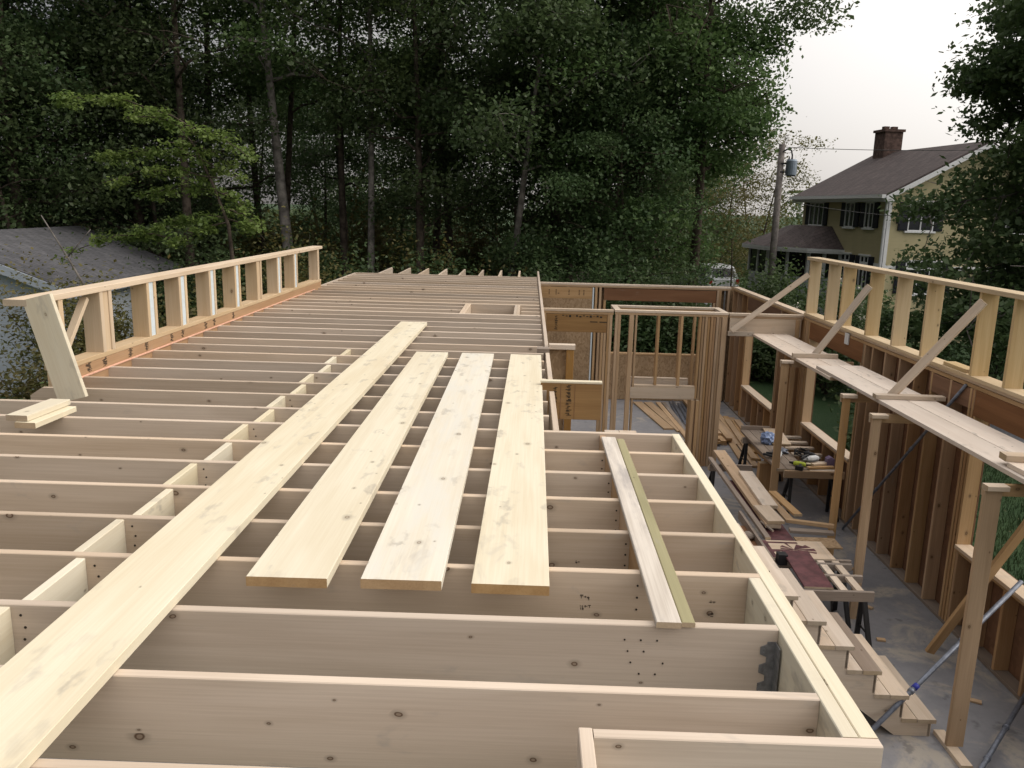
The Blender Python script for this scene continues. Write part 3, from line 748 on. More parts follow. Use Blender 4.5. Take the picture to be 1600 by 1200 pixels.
# bench table with the cut panel (bare patch with maroon paint left in rays)
cp = thing('cut_panel', (2.9, 8.2, -2.07), 'stripped pale panel with radiating leftover maroon paint', 'panel')
MB().box((2.58, 7.98, -2.085), (3.22, 8.44, -2.068)).build('board', [M['scaf']], cp)
rr = random.Random(5); mb = MB(); c = Vector((2.86, 8.2, -2.0678))
for i in range(11):
    a = i * 2 * math.pi / 11 + rr.uniform(-.1, .1); L = min(.30, rr.uniform(.16, .3)); w = rr.uniform(.012, .04)
    d = Vector((math.cos(a) * L * .85, math.sin(a) * L * .6, 0)); n = Vector((-d.y, d.x, 0)).normalized() * w
    mb.prism([c, c + d - n, c + d + n], (0, 0, .0015))
mb.box((2.585, 7.985, -2.0675), (2.63, 8.43, -2.066)); mb.box((2.60, 8.36, -2.0673), (2.95, 8.40, -2.0662))
mb.build('paint_remnant', [M['maroon']], cp)
MB().box((2.55, 7.9, -2.16), (2.58, 9.3, -2.06)).build('side_rail', [M['dirty']], cp)
Bd((2.79, 7.23, -2.035), (2.81, 8.02, -2.01), .27, .02, 'maroon', 'loose maroon painted board lying across the two near sawhorses')
MB().box((2.60, 7.86, -2.10), (2.69, 7.96, -1.99)).build('clamp_block', [M['blackp']], None, (2.65, 7.9, -2.1)); tag(bpy.data.objects['clamp_block'], 'small black block at the far end of the loose maroon board', 'block')
for i, (y, l) in enumerate(((7.6, 'dusty cross rail nearest to the maroon board on the bench'), (8.0 - .13, 'dusty cross rail just in front of the cut panel'))):
    Bd((2.85, y, -2.10), (3.34, y, -2.10), .07, .04, 'dirty', l, 'rail', (0, 0, 1), 'rail')
for i, (x, l) in enumerate(((3.05, 'lengthwise dusty slat in the near bench, left one'), (3.2, 'lengthwise dusty slat in the near bench, right one'))):
    Bd((x, 7.28, -2.085), (x, 7.95, -2.085), .07, .03, 'scaf', l, 'slat', cat='slat')
Bd((2.30, 8.5, -2.10), (2.32, 8.9, -2.10), .12, .05, 'dirty', 'dark dusty offcut pile piece left of the long bench', 'offcut', cat='offcut')
# crumpled paper cup left of the bench
mb = MB().tube([(2.48, 8.6, -2.12), (2.48, 8.6, -2.09), (2.48, 8.6, -2.045)], [.05, .075, .03], 9); tag(mb.build('dust_mask', [M['dirty']], None, (2.48, 8.6, -2.1), True), 'small pale rounded dust mask left of the long bench', 'mask')
mb = MB().box((2.25, 8.3, -2.45), (2.55, 9.0, -2.13)); tag(mb.build('crate', [M['lvld']], None, (2.4, 8.6, -2.4)), 'brown wooden crate on edge between stairs and bench', 'crate')
for x, y, l in ((2.28, 8.36, 0), (2.52, 8.36, 0), (2.28, 8.94, 0), (2.52, 8.94, 0)):
    board('leg', (x, y, SLAB), (x, y, -2.452), .04, .04, 'old', bpy.data.objects['crate'], (0, 1, 0))
# tool table
tt = thing('work_table', (3.9, 12, SLAB), 'long dusty plank worktable covered with tools between posts and wall', 'table')
for i, x in enumerate((3.55, 3.69, 3.83)):
    board('table_board', (x, 10.95, -2.065), (x, 13.0, -2.065), .135, .035, 'dirty', tt, (1, 0, 0))
for i, y in enumerate((10.98, 11.35, 11.75, 12.1, 12.4, 12.7)):
    board('slat', (3.92, y, -2.07), (4.36, y, -2.07), .085, .035, 'scaf', tt, (0, 1, 0))
board('front_rail', (3.56, 10.90, -2.10), (4.38, 10.90, -2.10), .1, .038, 'stud', tt)
board('end_rail', (3.5, 13.03, -2.03), (3.95, 13.03, -2.03), .09, .04, 'dirty', tt)
Bd((3.98, 13.0, -2.02), (3.88, 12.1, -2.02), .28, .02, 'scaf', 'pale sheet offcut lying on the far half of the tool table', 'offcut', cat='offcut')
Bd((3.55, 10.75, -2.3), (3.86, 10.75, -2.3), .07, .03, 'scaf', 'short pale strip hanging below the tool table front', 'offcut', cat='offcut')
def blob(name, c, r, seed, mat, label, cat, sq=(1, 1, 1), sub=2, rough=.35):
    import bmesh
    bm = bmesh.new(); bmesh.ops.create_icosphere(bm, subdivisions=3, radius=1)
    rr = random.Random(seed); ph = [(rr.uniform(2, 6), rr.uniform(0, 6.3), Vector((rr.gauss(0, 1), rr.gauss(0, 1), rr.gauss(0, 1))).normalized()) for _ in range(9)]
    for v in bm.verts:
        d = v.co.normalized(); s = 1 + rough * sum(math.sin(a * d.dot(n) * 2 + p) for a, p, n in ph) / 5
        v.co = Vector((d.x * sq[0], d.y * sq[1], d.z * sq[2])) * r * s
    me = bpy.data.meshes.new(name); bm.to_mesh(me); bm.free(); me.materials.append(M[mat])
    return tag(obj(name, me, None, Matrix.Translation(c)), label, cat)
blob('plastic_bag', (3.70, 12.2, -1.96), .11, 3, 'bag', 'crumpled blue and white plastic bag on the tool table', 'bag', (1, .9, .9))
blob('rag', (3.76, 11.75, -2.02), .10, 9, 'pipe', 'dark crumpled rag on the worktable behind the tools', 'rag', (1.1, 1.2, .4))
def nailer(loc, rz, label, body='whitep'):
    t = thing('nail_gun', loc, label, 'nail gun'); Mx = Matrix.Translation(loc) @ Matrix.Rotation(rz, 4, 'Z')
    def add(nm, fn, mat):
        mb = MB(); fn(mb); mb.v = [Mx @ v for v in mb.v]; mb.build(nm, [M[mat]], t)
    add('body', lambda m: m.tube([(0, 0, .06), (.05, 0, .06), (.16, 0, .06), (.19, 0, .06)], [.03, .045, .045, .03], 10), body)
    add('handle', lambda m: m.bar((.1, .04, .06), (.12, .17, .05), .04, .035, c=.01), 'blackp')
    add('magazine', lambda m: m.bar((.0, .03, .045), (.1, .2, .04), .03, .045, c=.006), 'blackp')
    add('nose', lambda m: m.tube([(-.07, 0, .055), (0, 0, .058)], [.012, .02], 8), 'steel')
nailer((3.98, 11.25, -2.048), .4, 'black and white nail gun in the middle of the tool heap')
nailer((4.15, 11.38, -2.048), 2.2, 'nail gun furthest right in the tool heap', 'blackp')
nailer((3.60, 11.35, -2.046), 1.2, 'nail gun lying left of the scaffold post')
def drill(loc, rz, label):
    t = thing('cordless_drill', loc, label, 'drill'); Mx = Matrix.Translation(loc) @ Matrix.Rotation(rz, 4, 'Z')
    for nm, mat, fn in (('body', 'yellowp', lambda m: m.tube([(-.09, 0, .035), (-.07, 0, .035), (.05, 0, .035), (.07, 0, .035)], [.022, .034, .034, .026], 10)),
                        ('chuck', 'blackp', lambda m: m.tube([(.07, 0, .035), (.13, 0, .035)], [.022, .014], 10)),
                        ('handle', 'blackp', lambda m: m.bar((-.03, .03, .03), (-.05, .15, .03), .045, .035, c=.01)),
                        ('battery', 'blackp', lambda m: m.box((-.1, .15, .005), (0, .21, .06)))):
        mb = MB(); fn(mb); mb.v = [Mx @ v for v in mb.v]; mb.build(nm, [M[mat]], t)
drill((3.82, 11.1, -2.048), 2.6, 'lime green cordless drill lying at the front of the tool heap')
# coiled air hose, torn glove, box of nails, scrap
mb = MB()
mb.tube([(4.02 + (.1 + .01 * math.sin(i * .9)) * math.cos(i * .45), 11.62 + .12 * math.sin(i * .45), -2.03 + .0012 * i + .012 * math.sin(i * 1.7)) for i in range(60)], .008, 6)
tag(mb.build('air_hose', [M['blackp']], None, (4.0, 11.6, -2.0), True), 'black coiled air hose behind the nail guns', 'hose')
mb = MB().box((4.2, 11.08, -2.05), (4.30, 11.18, -1.93)); mb.prism([(4.2, 11.08, -1.93), (4.3, 11.08, -1.93), (4.25, 11.08, -1.90)], (0, .1, 0)); tag(mb.build('carton', [M['purple']], None, (4.25, 11.1, -2.05)), 'small dusty purple carton at the right end of the tool table', 'carton')
Bd((3.9, 10.98, -2.03), (4.28, 11.05, -2.03), .06, .03, 'stud', 'tan wood scrap at the table front edge', 'offcut', cat='offcut')
Bd((3.98, 11.03, -1.998), (4.2, 11.12, -1.998), .07, .03, 'scaf', 'pale wood scrap lying on the tan wood scrap', 'offcut', cat='offcut')
Bd((3.95, 11.18, -2.03), (4.1, 11.0 + .11, -2.03), .04, .02, 'plank', 'smallest pale wood scrap beside the lime drill', 'offcut', cat='offcut')

# ------------------------------------------------------------------ lumber on the slab
def lum(x0, y0, x1, y1, z, w, t, mat, label, cat='board', name='lumber_board', group='lumber lying on the slab beyond the partition'):
    return loose(name, (x0, y0, SLAB + z + t / 2), (x1, y1, SLAB + z + t / 2), w, t, mat, label, cat, group, up=(1, 0, 0), end='end')
lum(2.45, 17.7, 2.78, 15.5, .002, .20, .03, 'stud', 'loose floor board furthest left beyond the partition')
lum(2.68, 17.7, 3.0, 15.35, .002, .18, .03, 'stud', 'loose floor board second from the left beyond the partition')
lum(2.9, 17.7, 3.05, 14.3, .002, .10, .04, 'stud', 'long narrow floor board left of the black pipes')
lum(3.02, 17.7, 3.12, 14.6, .002, .09, .04, 'dirty', 'dusty narrow board touching the black pipes')
rr = random.Random(4)
for i in range(7):
    x = 3.12 + .045 * i
    mb = MB().tube([(x + .05, 18 - rr.uniform(.1, .5), SLAB + .025 + .03 * (i % 2)), (x - .06, 14.7 - rr.uniform(0, .5), SLAB + .025 + .03 * (i % 2))], .02, 8)
    tag(mb.build('metal_pipe', [M['pipe']], None, (x, 16, SLAB), True), 'dark metal pipe lying in the pipe bundle on the slab', 'pipe', 'bundle of dark metal pipes')
for i in range(5):
    for j in range(3 if i < 3 else 1):
        lum(3.52 + .12 * i - .02 * j, 17.75, 3.5 + .12 * i - .01 * j, 15.0 - rr.uniform(0, .6), .002 + .042 * j, .105, .04, 'stud',
            'stacked board in the lumber pile under the far window', group='lumber pile right of the pipes')
for i, (xa, ya, xb, yb, z) in enumerate(((4.12, 16.6, 3.98, 13.6, .0), (4.0, 16.4, 3.84, 13.2, .0), (4.22, 16.5, 4.15, 13.75, .0), (4.06, 16.2, 3.9, 13.5, .042), (3.86, 16.2, 3.68, 13.0, .0), (4.18, 16.1, 4.02, 13.9, .042), (4.2, 16.0, 4.1, 14.0, .084))):
    lum(xa, ya, xb, yb, z, .11, .038, 'stud', 'long board stacked along the right wall beyond the tool table', group='boards stacked along the right wall')
for i, (x, w) in enumerate(((3.72, .14), (3.86, .14))):
    lum(x - .1, 13.0, x + .02, 11.6, .5, w, .06, 'stud', ('thick offcut under the tool table, left one', 'thick offcut under the tool table, right one')[i], group='thick offcuts below the tool table')
for i, x in enumerate((3.65, 3.95)): board('bearer', (x, 11.9 + .7 * i, SLAB), (x, 11.9 + .7 * i, SLAB + .5), .12, .3, 'old', bpy.data.objects['work_table'], (0, 1, 0))
mb = MB().tube([(3.1 + .05 * i + .1 * math.sin(i * .8), 6.9 + .22 * i + .12 * math.cos(i * .6), SLAB + .012) for i in range(14)], .011, 6)
tag(mb.build('extension_cord', [M['blackp']], None, (3.3, 7.5, SLAB), True), 'dark cord snaking over the slab right of the stairs', 'cord')
rr = random.Random(15)
for i, (x, y) in enumerate(((3.6, 7.6), (3.75, 8.3), (3.3, 9.6), (3.9, 9.3), (3.95, 6.6), (3.2, 12.4), (2.9, 13.6), (3.45, 13.9))):
    a_ = rr.uniform(0, 3.1); l_ = rr.uniform(.08, .2); d_ = Vector((math.cos(a_), math.sin(a_), 0)) * l_ / 2; c_ = Vector((x, y, SLAB + .011))
    loose('offcut', c_ - d_, c_ + d_, .05, .02, 'stud', 'small wood scrap lying loose on the concrete slab', 'offcut', 'wood scraps on the slab', up=(d_.y, -d_.x, 0))
# ------------------------------------------------------------------ vegetation
def leaf_mesh(pts, size, seed, flat=.5, asp=.62):
    """one small kite-shaped leaf per point"""
    rs = np.random.RandomState(seed); n = len(pts); P = np.array(pts)
    s = size * rs.uniform(.45, 1.5, n)[:, None]
    nrm = rs.normal(0, 1, (n, 3)); nrm[:, 2] = np.abs(nrm[:, 2]) * flat * 3 + .15
    nrm /= np.linalg.norm(nrm, axis=1)[:, None]
    a = rs.normal(0, 1, (n, 3)); a -= nrm * (a * nrm).sum(1)[:, None]; a /= np.linalg.norm(a, axis=1)[:, None]
    b = np.cross(nrm, a)
    V = np.stack([P - a * s * .5, P + b * s * asp * .5 - a * s * .05, P + a * s * .5, P - b * s * asp * .5 - a * s * .05], 1).reshape(-1, 3)
    return V
def mesh_quads(name, V, mat):
    me = bpy.data.meshes.new(name); n = len(V) // 4
    me.vertices.add(len(V)); me.vertices.foreach_set('co', V.astype(np.float32).ravel())
    me.loops.add(4 * n); me.loops.foreach_set('vertex_index', np.arange(4 * n, dtype=np.int32))
    me.polygons.add(n); me.polygons.foreach_set('loop_start', np.arange(0, 4 * n, 4, dtype=np.int32))
    try: me.polygons.foreach_set('loop_total', np.full(n, 4, dtype=np.int32))
    except Exception: pass
    me.materials.append(mat); me.update(calc_edges=True); me.validate(); return me

def tree_data(seed, H=15., base=4., Rr=3.2, nleaf=9000, leaf=.2, r0=.2, lean=(0, 0), bend=.5, profile='round', nl=22, droop=0., clump=.55, flat=.5, maxr=99.):
    """returns trunk mesh builder and leaf points (tree stands at the origin)"""
    rr = random.Random(seed); mb = MB()
    def axis(h):
        t = h / H
        return Vector((lean[0] * h + bend * math.sin(t * 2.6 + seed), lean[1] * h + bend * math.cos(t * 2.1 + seed * 1.7), h)) - Vector((bend * math.sin(seed), bend * math.cos(seed * 1.7), 0))
    pts = [axis(H * i / 14) for i in range(15)]
    mb.tube([pts[0] - Vector((0, 0, .3))] + pts, [r0 * 1.35] + [max(.02, r0 * (1 - .93 * i / 14)) for i in range(15)], 8)
    tips = []
    for i in range(nl):
        t = (i + rr.random()) / nl; h = base + (H - base) * t * .97
        if profile == 'round': rad = Rr * (math.sin(math.pi * min(1, .18 + .80 * t)) ** .7)
        elif profile == 'cone': rad = Rr * (1.02 - t)
        elif profile == 'vase': rad = Rr * (.45 + .75 * t) * (1.15 - .6 * t)
        else: rad = Rr * (1 - .55 * t)
        rad *= rr.uniform(.6, 1.15)
        az = i * 2.4 + rr.uniform(-.5, .5); el = rr.uniform(.15, .7) * (1 - droop) - droop * .25
        d = Vector((math.cos(az), math.sin(az), math.tan(el) * .7)); p0 = axis(h); lp = [p0]
        for s in range(1, 6):
            q = p0 + d * rad * s / 5; q.z += -droop * .25 * rad * (s / 5) ** 2 + rr.uniform(-.08, .08) * rad
            q += Vector((rr.gauss(0, .05), rr.gauss(0, .05), 0)) * rad; lp.append(q)
        rb = max(.018, r0 * .35 * (1 - t * .7))
        mb.tube(lp, [rb * (1 - .16 * s) for s in range(6)], 5, cap=False)
        for s in range(2, 6):
            for _ in range(2 if s < 4 else 3):
                v = Vector((rr.gauss(0, 1), rr.gauss(0, 1), rr.gauss(0, .45))).normalized() * rad * rr.uniform(.16, .42)
                e = lp[s] + v; mb.tube([lp[s], (lp[s] + e) / 2 + Vector((0, 0, .05)), e], [rb * .3, rb * .22, rb * .1], 4, cap=False)
                tips.append((e, rad)); 
                if rr.random() < .6: tips.append(((lp[s] + e) / 2, rad))
    tips = [t for t in tips if (t[0].xy - axis(max(0, min(H, t[0].z))).xy).length < maxr * (1 - .35 * t[0].z / H)]
    rs = np.random.RandomState(seed + 100); T_ = np.array([t[0] for t in tips]); w = rs.gamma(.6, 1., len(T_)); w /= w.sum()
    idx = rs.choice(len(T_), nleaf, p=w)
    L = T_[idx] + rs.normal(0, 1, (nleaf, 3)).clip(-1.5, 1.5) * np.array([clump, clump, clump * .48])
    return mb, leaf_mesh(L, leaf, seed, flat)

_protos = {}
def tree(kind, x, y, s=1., rz=0., name='tree', label='', group=None, bark='trunk', leafm='leaf_dark', **kw):
    t = thing(name, (x, y, GR), label, 'tree', group); t.scale = (1, 1, 1)
    if kind not in _protos:
        mb, V = tree_data(**kw)
        _protos[kind] = (mesh('trunk', mb.v, mb.f, M[bark], None, True), mesh_quads('crown', V, M[leafm]))
    Mx = Matrix.Translation((x, y, GR)) @ Matrix.Rotation(rz, 4, 'Z') @ Matrix.Diagonal((s, s, s, 1))
    obj('trunk', _protos[kind][0], t, Mx); obj('crown', _protos[kind][1], t, Mx)
    return t

KW = {
 'A': dict(seed=1, H=16, base=3.2, Rr=3.6, nleaf=34000, leaf=0.125, r0=.2, nl=26),
 'B': dict(seed=2, H=17, base=4.5, Rr=3.2, nleaf=26000, leaf=0.12, r0=.17, nl=24, profile='vase'),
 'C': dict(seed=3, H=15, base=2.2, Rr=3.4, nleaf=34000, leaf=0.125, r0=.19, nl=28, leafm='leaf_mid'),
 'D': dict(seed=4, H=18, base=2.0, Rr=2.9, nleaf=36000, leaf=0.1, r0=.19, nl=38, profile='cone', droop=.5, leafm='leaf_conifer', clump=.4),
 'E': dict(seed=5, H=17, base=7.0, Rr=2.8, nleaf=13000, leaf=0.125, r0=.15, nl=18, leafm='leaf_mid'),
 'F': dict(seed=6, H=9, base=1.0, Rr=2.6, nleaf=19000, leaf=0.11, r0=.09, nl=22, leafm='leaf_dark', clump=.45),
 'G': dict(seed=8, H=9, base=1.6, Rr=2.6, nleaf=5000, leaf=0.13, r0=.09, nl=20, profile='vase', leafm='leaf_olive', clump=.5),
}
def T_(kind, *a, **k): return tree(kind, *a, **{**KW[kind], **k})
rr = random.Random(21)
LL = 'dark leafy tree crowding the shaded wood left of the pale leaning trunk'; GL = 'dark trees in the wood on the left'
LR = 'dark leafy tree crowding the wood to the right of the pale leaning trunk'; GRr = 'dark trees in the wood on the right'
LM = 'thin tall tree in the gappy part of the wood where white sky shows through'; GM = 'thin trees where the sky shows through the wood'
for k, x, y, s in (('D', -16.5, 25, 1.), ('A', -14.2, 23.5, 1.05), ('A', -17.5, 29, 1.15), ('D', -12.6, 26.5, 1.05), ('C', -19.5, 25, 1.1), ('A', -22, 30, 1.2), ('D', -15, 31, 1.15), ('C', -12, 30.5, 1.1), ('F', -13.6, 22.8, 1.0), ('F', -11.2, 25.2, 1.05), ('F', -16.5, 23.5, 1.1), ('F', -12, 28, 1.2), ('F', -15.2, 27.2, 1.25)):
    T_(k, x, y, s, rr.uniform(0, 6.3), 'tree', LL, GL)
for k, x, y, s in (('E', -8.9, 30, 1.), ('E', -6.0, 27.5, .95), ('E', -3.6, 31, 1.05), ('B', -7.6, 35, 1.), ('E', -4.8, 36, 1.1), ('B', -2.6, 28.5, .95), ('E', -10.5, 33, 1.1)):
    T_(k, x, y, s, rr.uniform(0, 6.3), 'tree', LM, GM)
for k, x, y, s in (('A', .9, 27.5, 1.), ('C', 2.8, 26, .98), ('A', 3.9, 28, 1.0), ('B', 3.6, 30.5, 1.1), ('A', 1.6, 32.5, 1.1), ('C', 4.2, 33, 1.02), ('F', 1.8, 24.6, 1.05), ('F', 3.3, 24.0, .85), ('F', -.4, 25.5, .95)):
    T_(k, x, y, s, rr.uniform(0, 6.3), 'tree', LR, GRr)
for k, x, y, s in (('F', -13.5, 40, 1.2), ('F', -9.5, 38, 1.1), ('F', -6.8, 41, 1.25), ('F', -3.8, 40, 1.1), ('F', -1.2, 38, 1.15), ('F', -11, 45, 1.35), ('F', -5, 46, 1.4), ('F', 1, 45, 1.3)):
    T_(k, x, y, s, rr.uniform(0, 6.3), 'tree', 'small dim tree far inside the wood behind the nearer trunks', 'dim trees far inside the wood')
# single trees one can pick out
tree('birch', -7.1, 25.5, 1., 0, 'tree', 'tall tree with a pale grey leaning trunk rising above the left knee wall', None, 'birch', 'leaf_mid', seed=11, H=15, base=7.6, Rr=3.2, nleaf=14000, leaf=.125, r0=.21, lean=(-.115, .02), bend=.25, nl=18)
tree('dark_straight', -10.0, 24.5, 1., 0, 'tree', 'straight black trunked tree above the middle of the left knee wall', None, 'trunk', 'leaf_dark', seed=12, H=16, base=6, Rr=3., nleaf=20000, leaf=.125, r0=.17, lean=(-.02, 0), bend=.1, nl=18)
tree('grey_straight', -4.9, 25.5, 1., 0, 'tree', 'slim straight grey trunked tree right of the pale leaning trunk', None, 'birch', 'leaf_mid', seed=13, H=16, base=6.4, Rr=2.6, nleaf=13000, leaf=.12, r0=.13, lean=(0, 0), bend=.15, nl=18)
tree('twin', -3.3, 25.0, 1., 0, 'tree', 'dark trunk with low forks left of the bent thin trunk', None, 'trunk', 'leaf_dark', seed=14, H=14, base=3.6, Rr=2.8, nleaf=19000, leaf=.125, r0=.15, lean=(.01, 0), bend=.25, nl=22)
tree('bent', -.75, 24.5, 1., 0, 'tree', 'thin brown trunk bending to the right above the far joists', None, 'birch', 'leaf_dark', seed=15, H=13, base=5, Rr=3.2, nleaf=26000, leaf=.125, r0=.13, lean=(.16, 0), bend=.3, nl=22)
tree('edge', 5.0, 25.5, 1., 1.0, 'tree', 'big tree at the right edge of the wood against the white sky', None, 'trunk', 'leaf_mid', seed=16, H=14.5, base=5.4, Rr=2.9, nleaf=30000, leaf=.13, r0=.19, lean=(-.02, 0), bend=.3, nl=30, clump=.45, maxr=2.5)
# the large tree in front of the yellow house
tree('maple', 11.45, 18.0, 1., .4, 'tree', 'large dark shade tree standing in front of the yellow house', None, 'birch', 'leaf_dark', seed=17, H=13, base=1.8, Rr=3.4, nleaf=125000, leaf=.13, r0=.2, bend=.2, nl=64, droop=.5, clump=.36, profile='other', maxr=3.6)
# thin olive trees by the road
for i, (x, y, s) in enumerate(((9.6, 47, 1.0), (11.2, 50, 1.05), (12.6, 47, .95), (8.2, 50, 1.0), (13.8, 52, .95), (10.4, 43, .6), (7.8, 44, .8))):
    T_('G', x, y, s, i * 1.3, 'tree', 'sparse olive tree beyond the utility pole', 'thin olive trees behind the utility pole')
for i, (x, y, s) in enumerate(((8.0, 46, .95), (9.0, 47, .75), (7.2, 41, .75), (10.6, 49, .7))):
    T_('F', x, y, s, i, 'tree', 'bushy dull green tree at the roadside left of the utility pole', 'bushy trees left of the utility pole', leafm='leaf_olive')

# layered maple sapling in front of the wood
sp = thing('tree', (-6.15, 17.2, GR), 'young bright green tree with flat layered branches behind the left knee wall', 'tree')
rr = random.Random(31); mb = MB(); P_ = []
def q_(px, py): return Vector((-9.3 + (px - 100) * .0126, 17.2, 3.19 - (py - 160) * .01225))
mb.tube([Vector((-6.0, 17.2, GR)), q_(352, 440), q_(346, 350), q_(322, 280), q_(294, 218), q_(268, 186)], [.06, .05, .04, .03, .02, .008], 6)
for (xa, ya, xb, yb, sy, dn) in ((300, 195, 100, 160, .22, 1.), (290, 200, 190, 180, .3, .9), (275, 192, 402, 246, .25, 1.), (300, 225, 360, 255, .3, .8), (325, 250, 130, 250, .2, 1.1), (320, 255, 350, 268, .3, .9), (335, 275, 158, 286, .25, .7), (345, 300, 190, 309, .22, .9), (338, 296, 368, 328, .35, 1.), (345, 325, 402, 352, .3, 1.), (345, 338, 178, 380, .3, 1.1), (346, 345, 268, 386, .35, 1.1), (346, 340, 396, 372, .3, .8), (250, 372, 76, 409, .2, .7), (300, 215, 282, 232, .3, .8)):
    p0, p1 = q_(xa, ya), q_(xb, yb); p1.y += rr.uniform(-.5, .5); L = (p1 - p0).length
    f_ = lambda t: p0.lerp(p1, t) + Vector((0, 0, .10 * L * math.sin(t * 3.14) + .03 * math.sin(t * 17 + xa)))
    mb.tube([f_(s / 6) for s in range(7)], [.016 * (1 - .12 * s) for s in range(7)], 5, cap=False)
    for s in range(int(L * 11)):                     # sprays of leaves hanging from side twigs
        t = rr.uniform(.12, 1.0); c = f_(t) + Vector((rr.gauss(0, .06), rr.gauss(0, sy), rr.gauss(-.02, .045)))
        mb.tube([f_(t), c], [.006, .003], 4, cap=False)
        for _ in range(int(rr.uniform(28, 62) * dn)): P_.append(c + Vector((rr.gauss(0, .085), rr.gauss(0, .09), rr.gauss(-.02, .045))))
mb.build('trunk', [M['trunk']], sp, None, True)
me = mesh_quads('crown', leaf_mesh([p - Vector((-6.15, 17.2, GR)) for p in P_], .085, 5, 1.1), M['leaf_fresh']); obj('crown', me, sp, Matrix.Translation((-6.15, 17.2, GR)))
# bare leaning snag fork next to it
sn = MB().tube([(-8.4, 16.4, GR), (-8.7, 16.3, -.6), (-9.05, 16.2, .2), (-9.5, 16.2, 1.0)], [.035, .03, .022, .01], 6).tube([(-9.05, 16.2, .2), (-8.6, 16.3, .75)], [.014, .006], 5)
tag(sn.build('bare_sapling', [M['birch']], None, (-8.4, 16.4, GR), True), 'bare thin sapling stem in front of the garage roof', 'sapling')

def shrub(x, y, r, h, label, mat='leaf_dark', group=None, n=2600, leaf=.1, flowers=0, seed=1, name='shrub', z0=GR):
    t = thing(name, (x, y, z0), label, 'shrub', group); rr = random.Random(seed); mb = MB(); pts = []
    cl = []
    for i in range(14):
        a = rr.uniform(0, 6.3); q = rr.uniform(.1, 1.) ** .6; e = Vector((math.cos(a) * r * q, math.sin(a) * r * q, h * rr.uniform(.35, 1.0) * (1.12 - .45 * q)))
        mb.tube([(0, 0, -.05), e * .5 + Vector((0, 0, .1 * h)), e], [.02, .014, .006], 4, cap=False); cl.append(e); cl.append(e * .75)
    rs = np.random.RandomState(seed); C_ = np.array(cl); w = rs.gamma(2, 1, len(C_)); w /= w.sum()
    L = C_[rs.choice(len(C_), n, p=w)] + rs.normal(0, 1, (n, 3)) * np.array([r * .24, r * .24, h * .13]); L[:, 2] = np.maximum(L[:, 2], .03)
    mb.v = [v + Vector((x, y, z0)) for v in mb.v]; mb.build('stem', [M['trunk']], t)
    obj('foliage', mesh_quads('foliage', leaf_mesh(L, leaf, seed, .8), M[mat]), t, Matrix.Translation((x, y, z0)))
    if flowers:
        F_ = C_[rs.choice(len(C_), flowers)] * 1.08 + rs.normal(0, 1, (flowers, 3)) * np.array([r * .16, r * .16, h * .1])
        Q = np.concatenate([f + rs.normal(0, .055, (16, 3)) for f in F_])
        obj('blossom', mesh_quads('blossom', leaf_mesh(Q, .06, seed + 3, .8, .9), M['flower']), t, Matrix.Translation((x, y, z0)))
    return t
# undergrowth along the edge of the wood
rr = random.Random(12)
for i in range(13):
    x = -10.5 + 1.05 * i + rr.uniform(-.3, .3)
    shrub(x, 22.2 + rr.uniform(-.8, .8), rr.uniform(1.0, 1.5), rr.uniform(2.6, 3.6), 'rounded green shrub in the undergrowth at the edge of the wood behind the building', rr.choice(('leaf_dark', 'leaf_dark', 'leaf_mid', 'leaf_rust')), 'undergrowth shrubs along the wood', 6500, .10, 0, 60 + i)
for i in range(10):
    x = 1.4 + .75 * i
    shrub(x, 22.3 + rr.uniform(-.8, .8), rr.uniform(.9, 1.3) if i < 5 else .8, rr.uniform(1.9, 2.7) if i < 5 else rr.uniform(1.2, 1.6), 'dark leafy shrub beyond the far end wall', 'leaf_dark', 'shrubs beyond the far end wall', 6500, .10, 0, 90 + i)
for i in range(12):
    shrub(-20 + 1.9 * i + rr.uniform(-.6, .6), 33 + rr.uniform(-2, 3), rr.uniform(1.6, 2.2), rr.uniform(3., 4.6), 'dull shrub deep in the wood under the trees', rr.choice(('leaf_dark', 'leaf_rust', 'leaf_olive')), 'shrubs deep in the wood', 2600, .2, 0, 130 + i)
# the far side of the wood reads as one low mass
rs = np.random.RandomState(77); n = 150000
gx = rs.uniform(-75, 60, n); gz = GR + np.abs(rs.normal(0, 1, n)).clip(0, 1.5) * (2.4 + 1.2 * np.sin(gx * .35) + .8 * np.sin(gx * .9 + 1)).clip(.8, 4) + .1
tag(obj('far_wood', mesh_quads('far_wood', leaf_mesh(np.stack([gx, rs.uniform(58, 72, n), gz], 1), .30, 7), M['leaf_dark'])), 'low dark mass of far woodland behind the trees', None, None, 'stuff')
# shrubs by the garage
for i, (x, y, r, h, m, l) in enumerate(((-7.9, 13.2, .9, 2.1, 'leaf_rust', 'brownish bush growing in front of the garage wall at the left picture edge'), (-6.4, 12.6, .9, 1.7, 'leaf_mid', 'green bush low behind the diagonal end board of the knee wall'), (-7.3, 15.4, 1.0, 2.6, 'leaf_rust', 'brown tinged bush showing between the first studs of the left knee wall'), (-6.0, 15.6, 1.1, 2.9, 'leaf_rust', 'olive brown bush behind the middle of the left knee wall'), (-5.4, 18.5, 1.2, 3.4, 'leaf_rust', 'brown tinged bush behind the far end of the left knee wall'), (-6.6, 10.6, .8, 1.3, 'leaf_dark', 'lowest dark bush below the left knee wall corner'), (-8.7, 15.4, 1.1, 3.1, 'leaf_rust', 'leafy bush covering the garage corner'))):
    shrub(x, y, r, h, l, m, None, 11000, .075, 0, 200 + i)
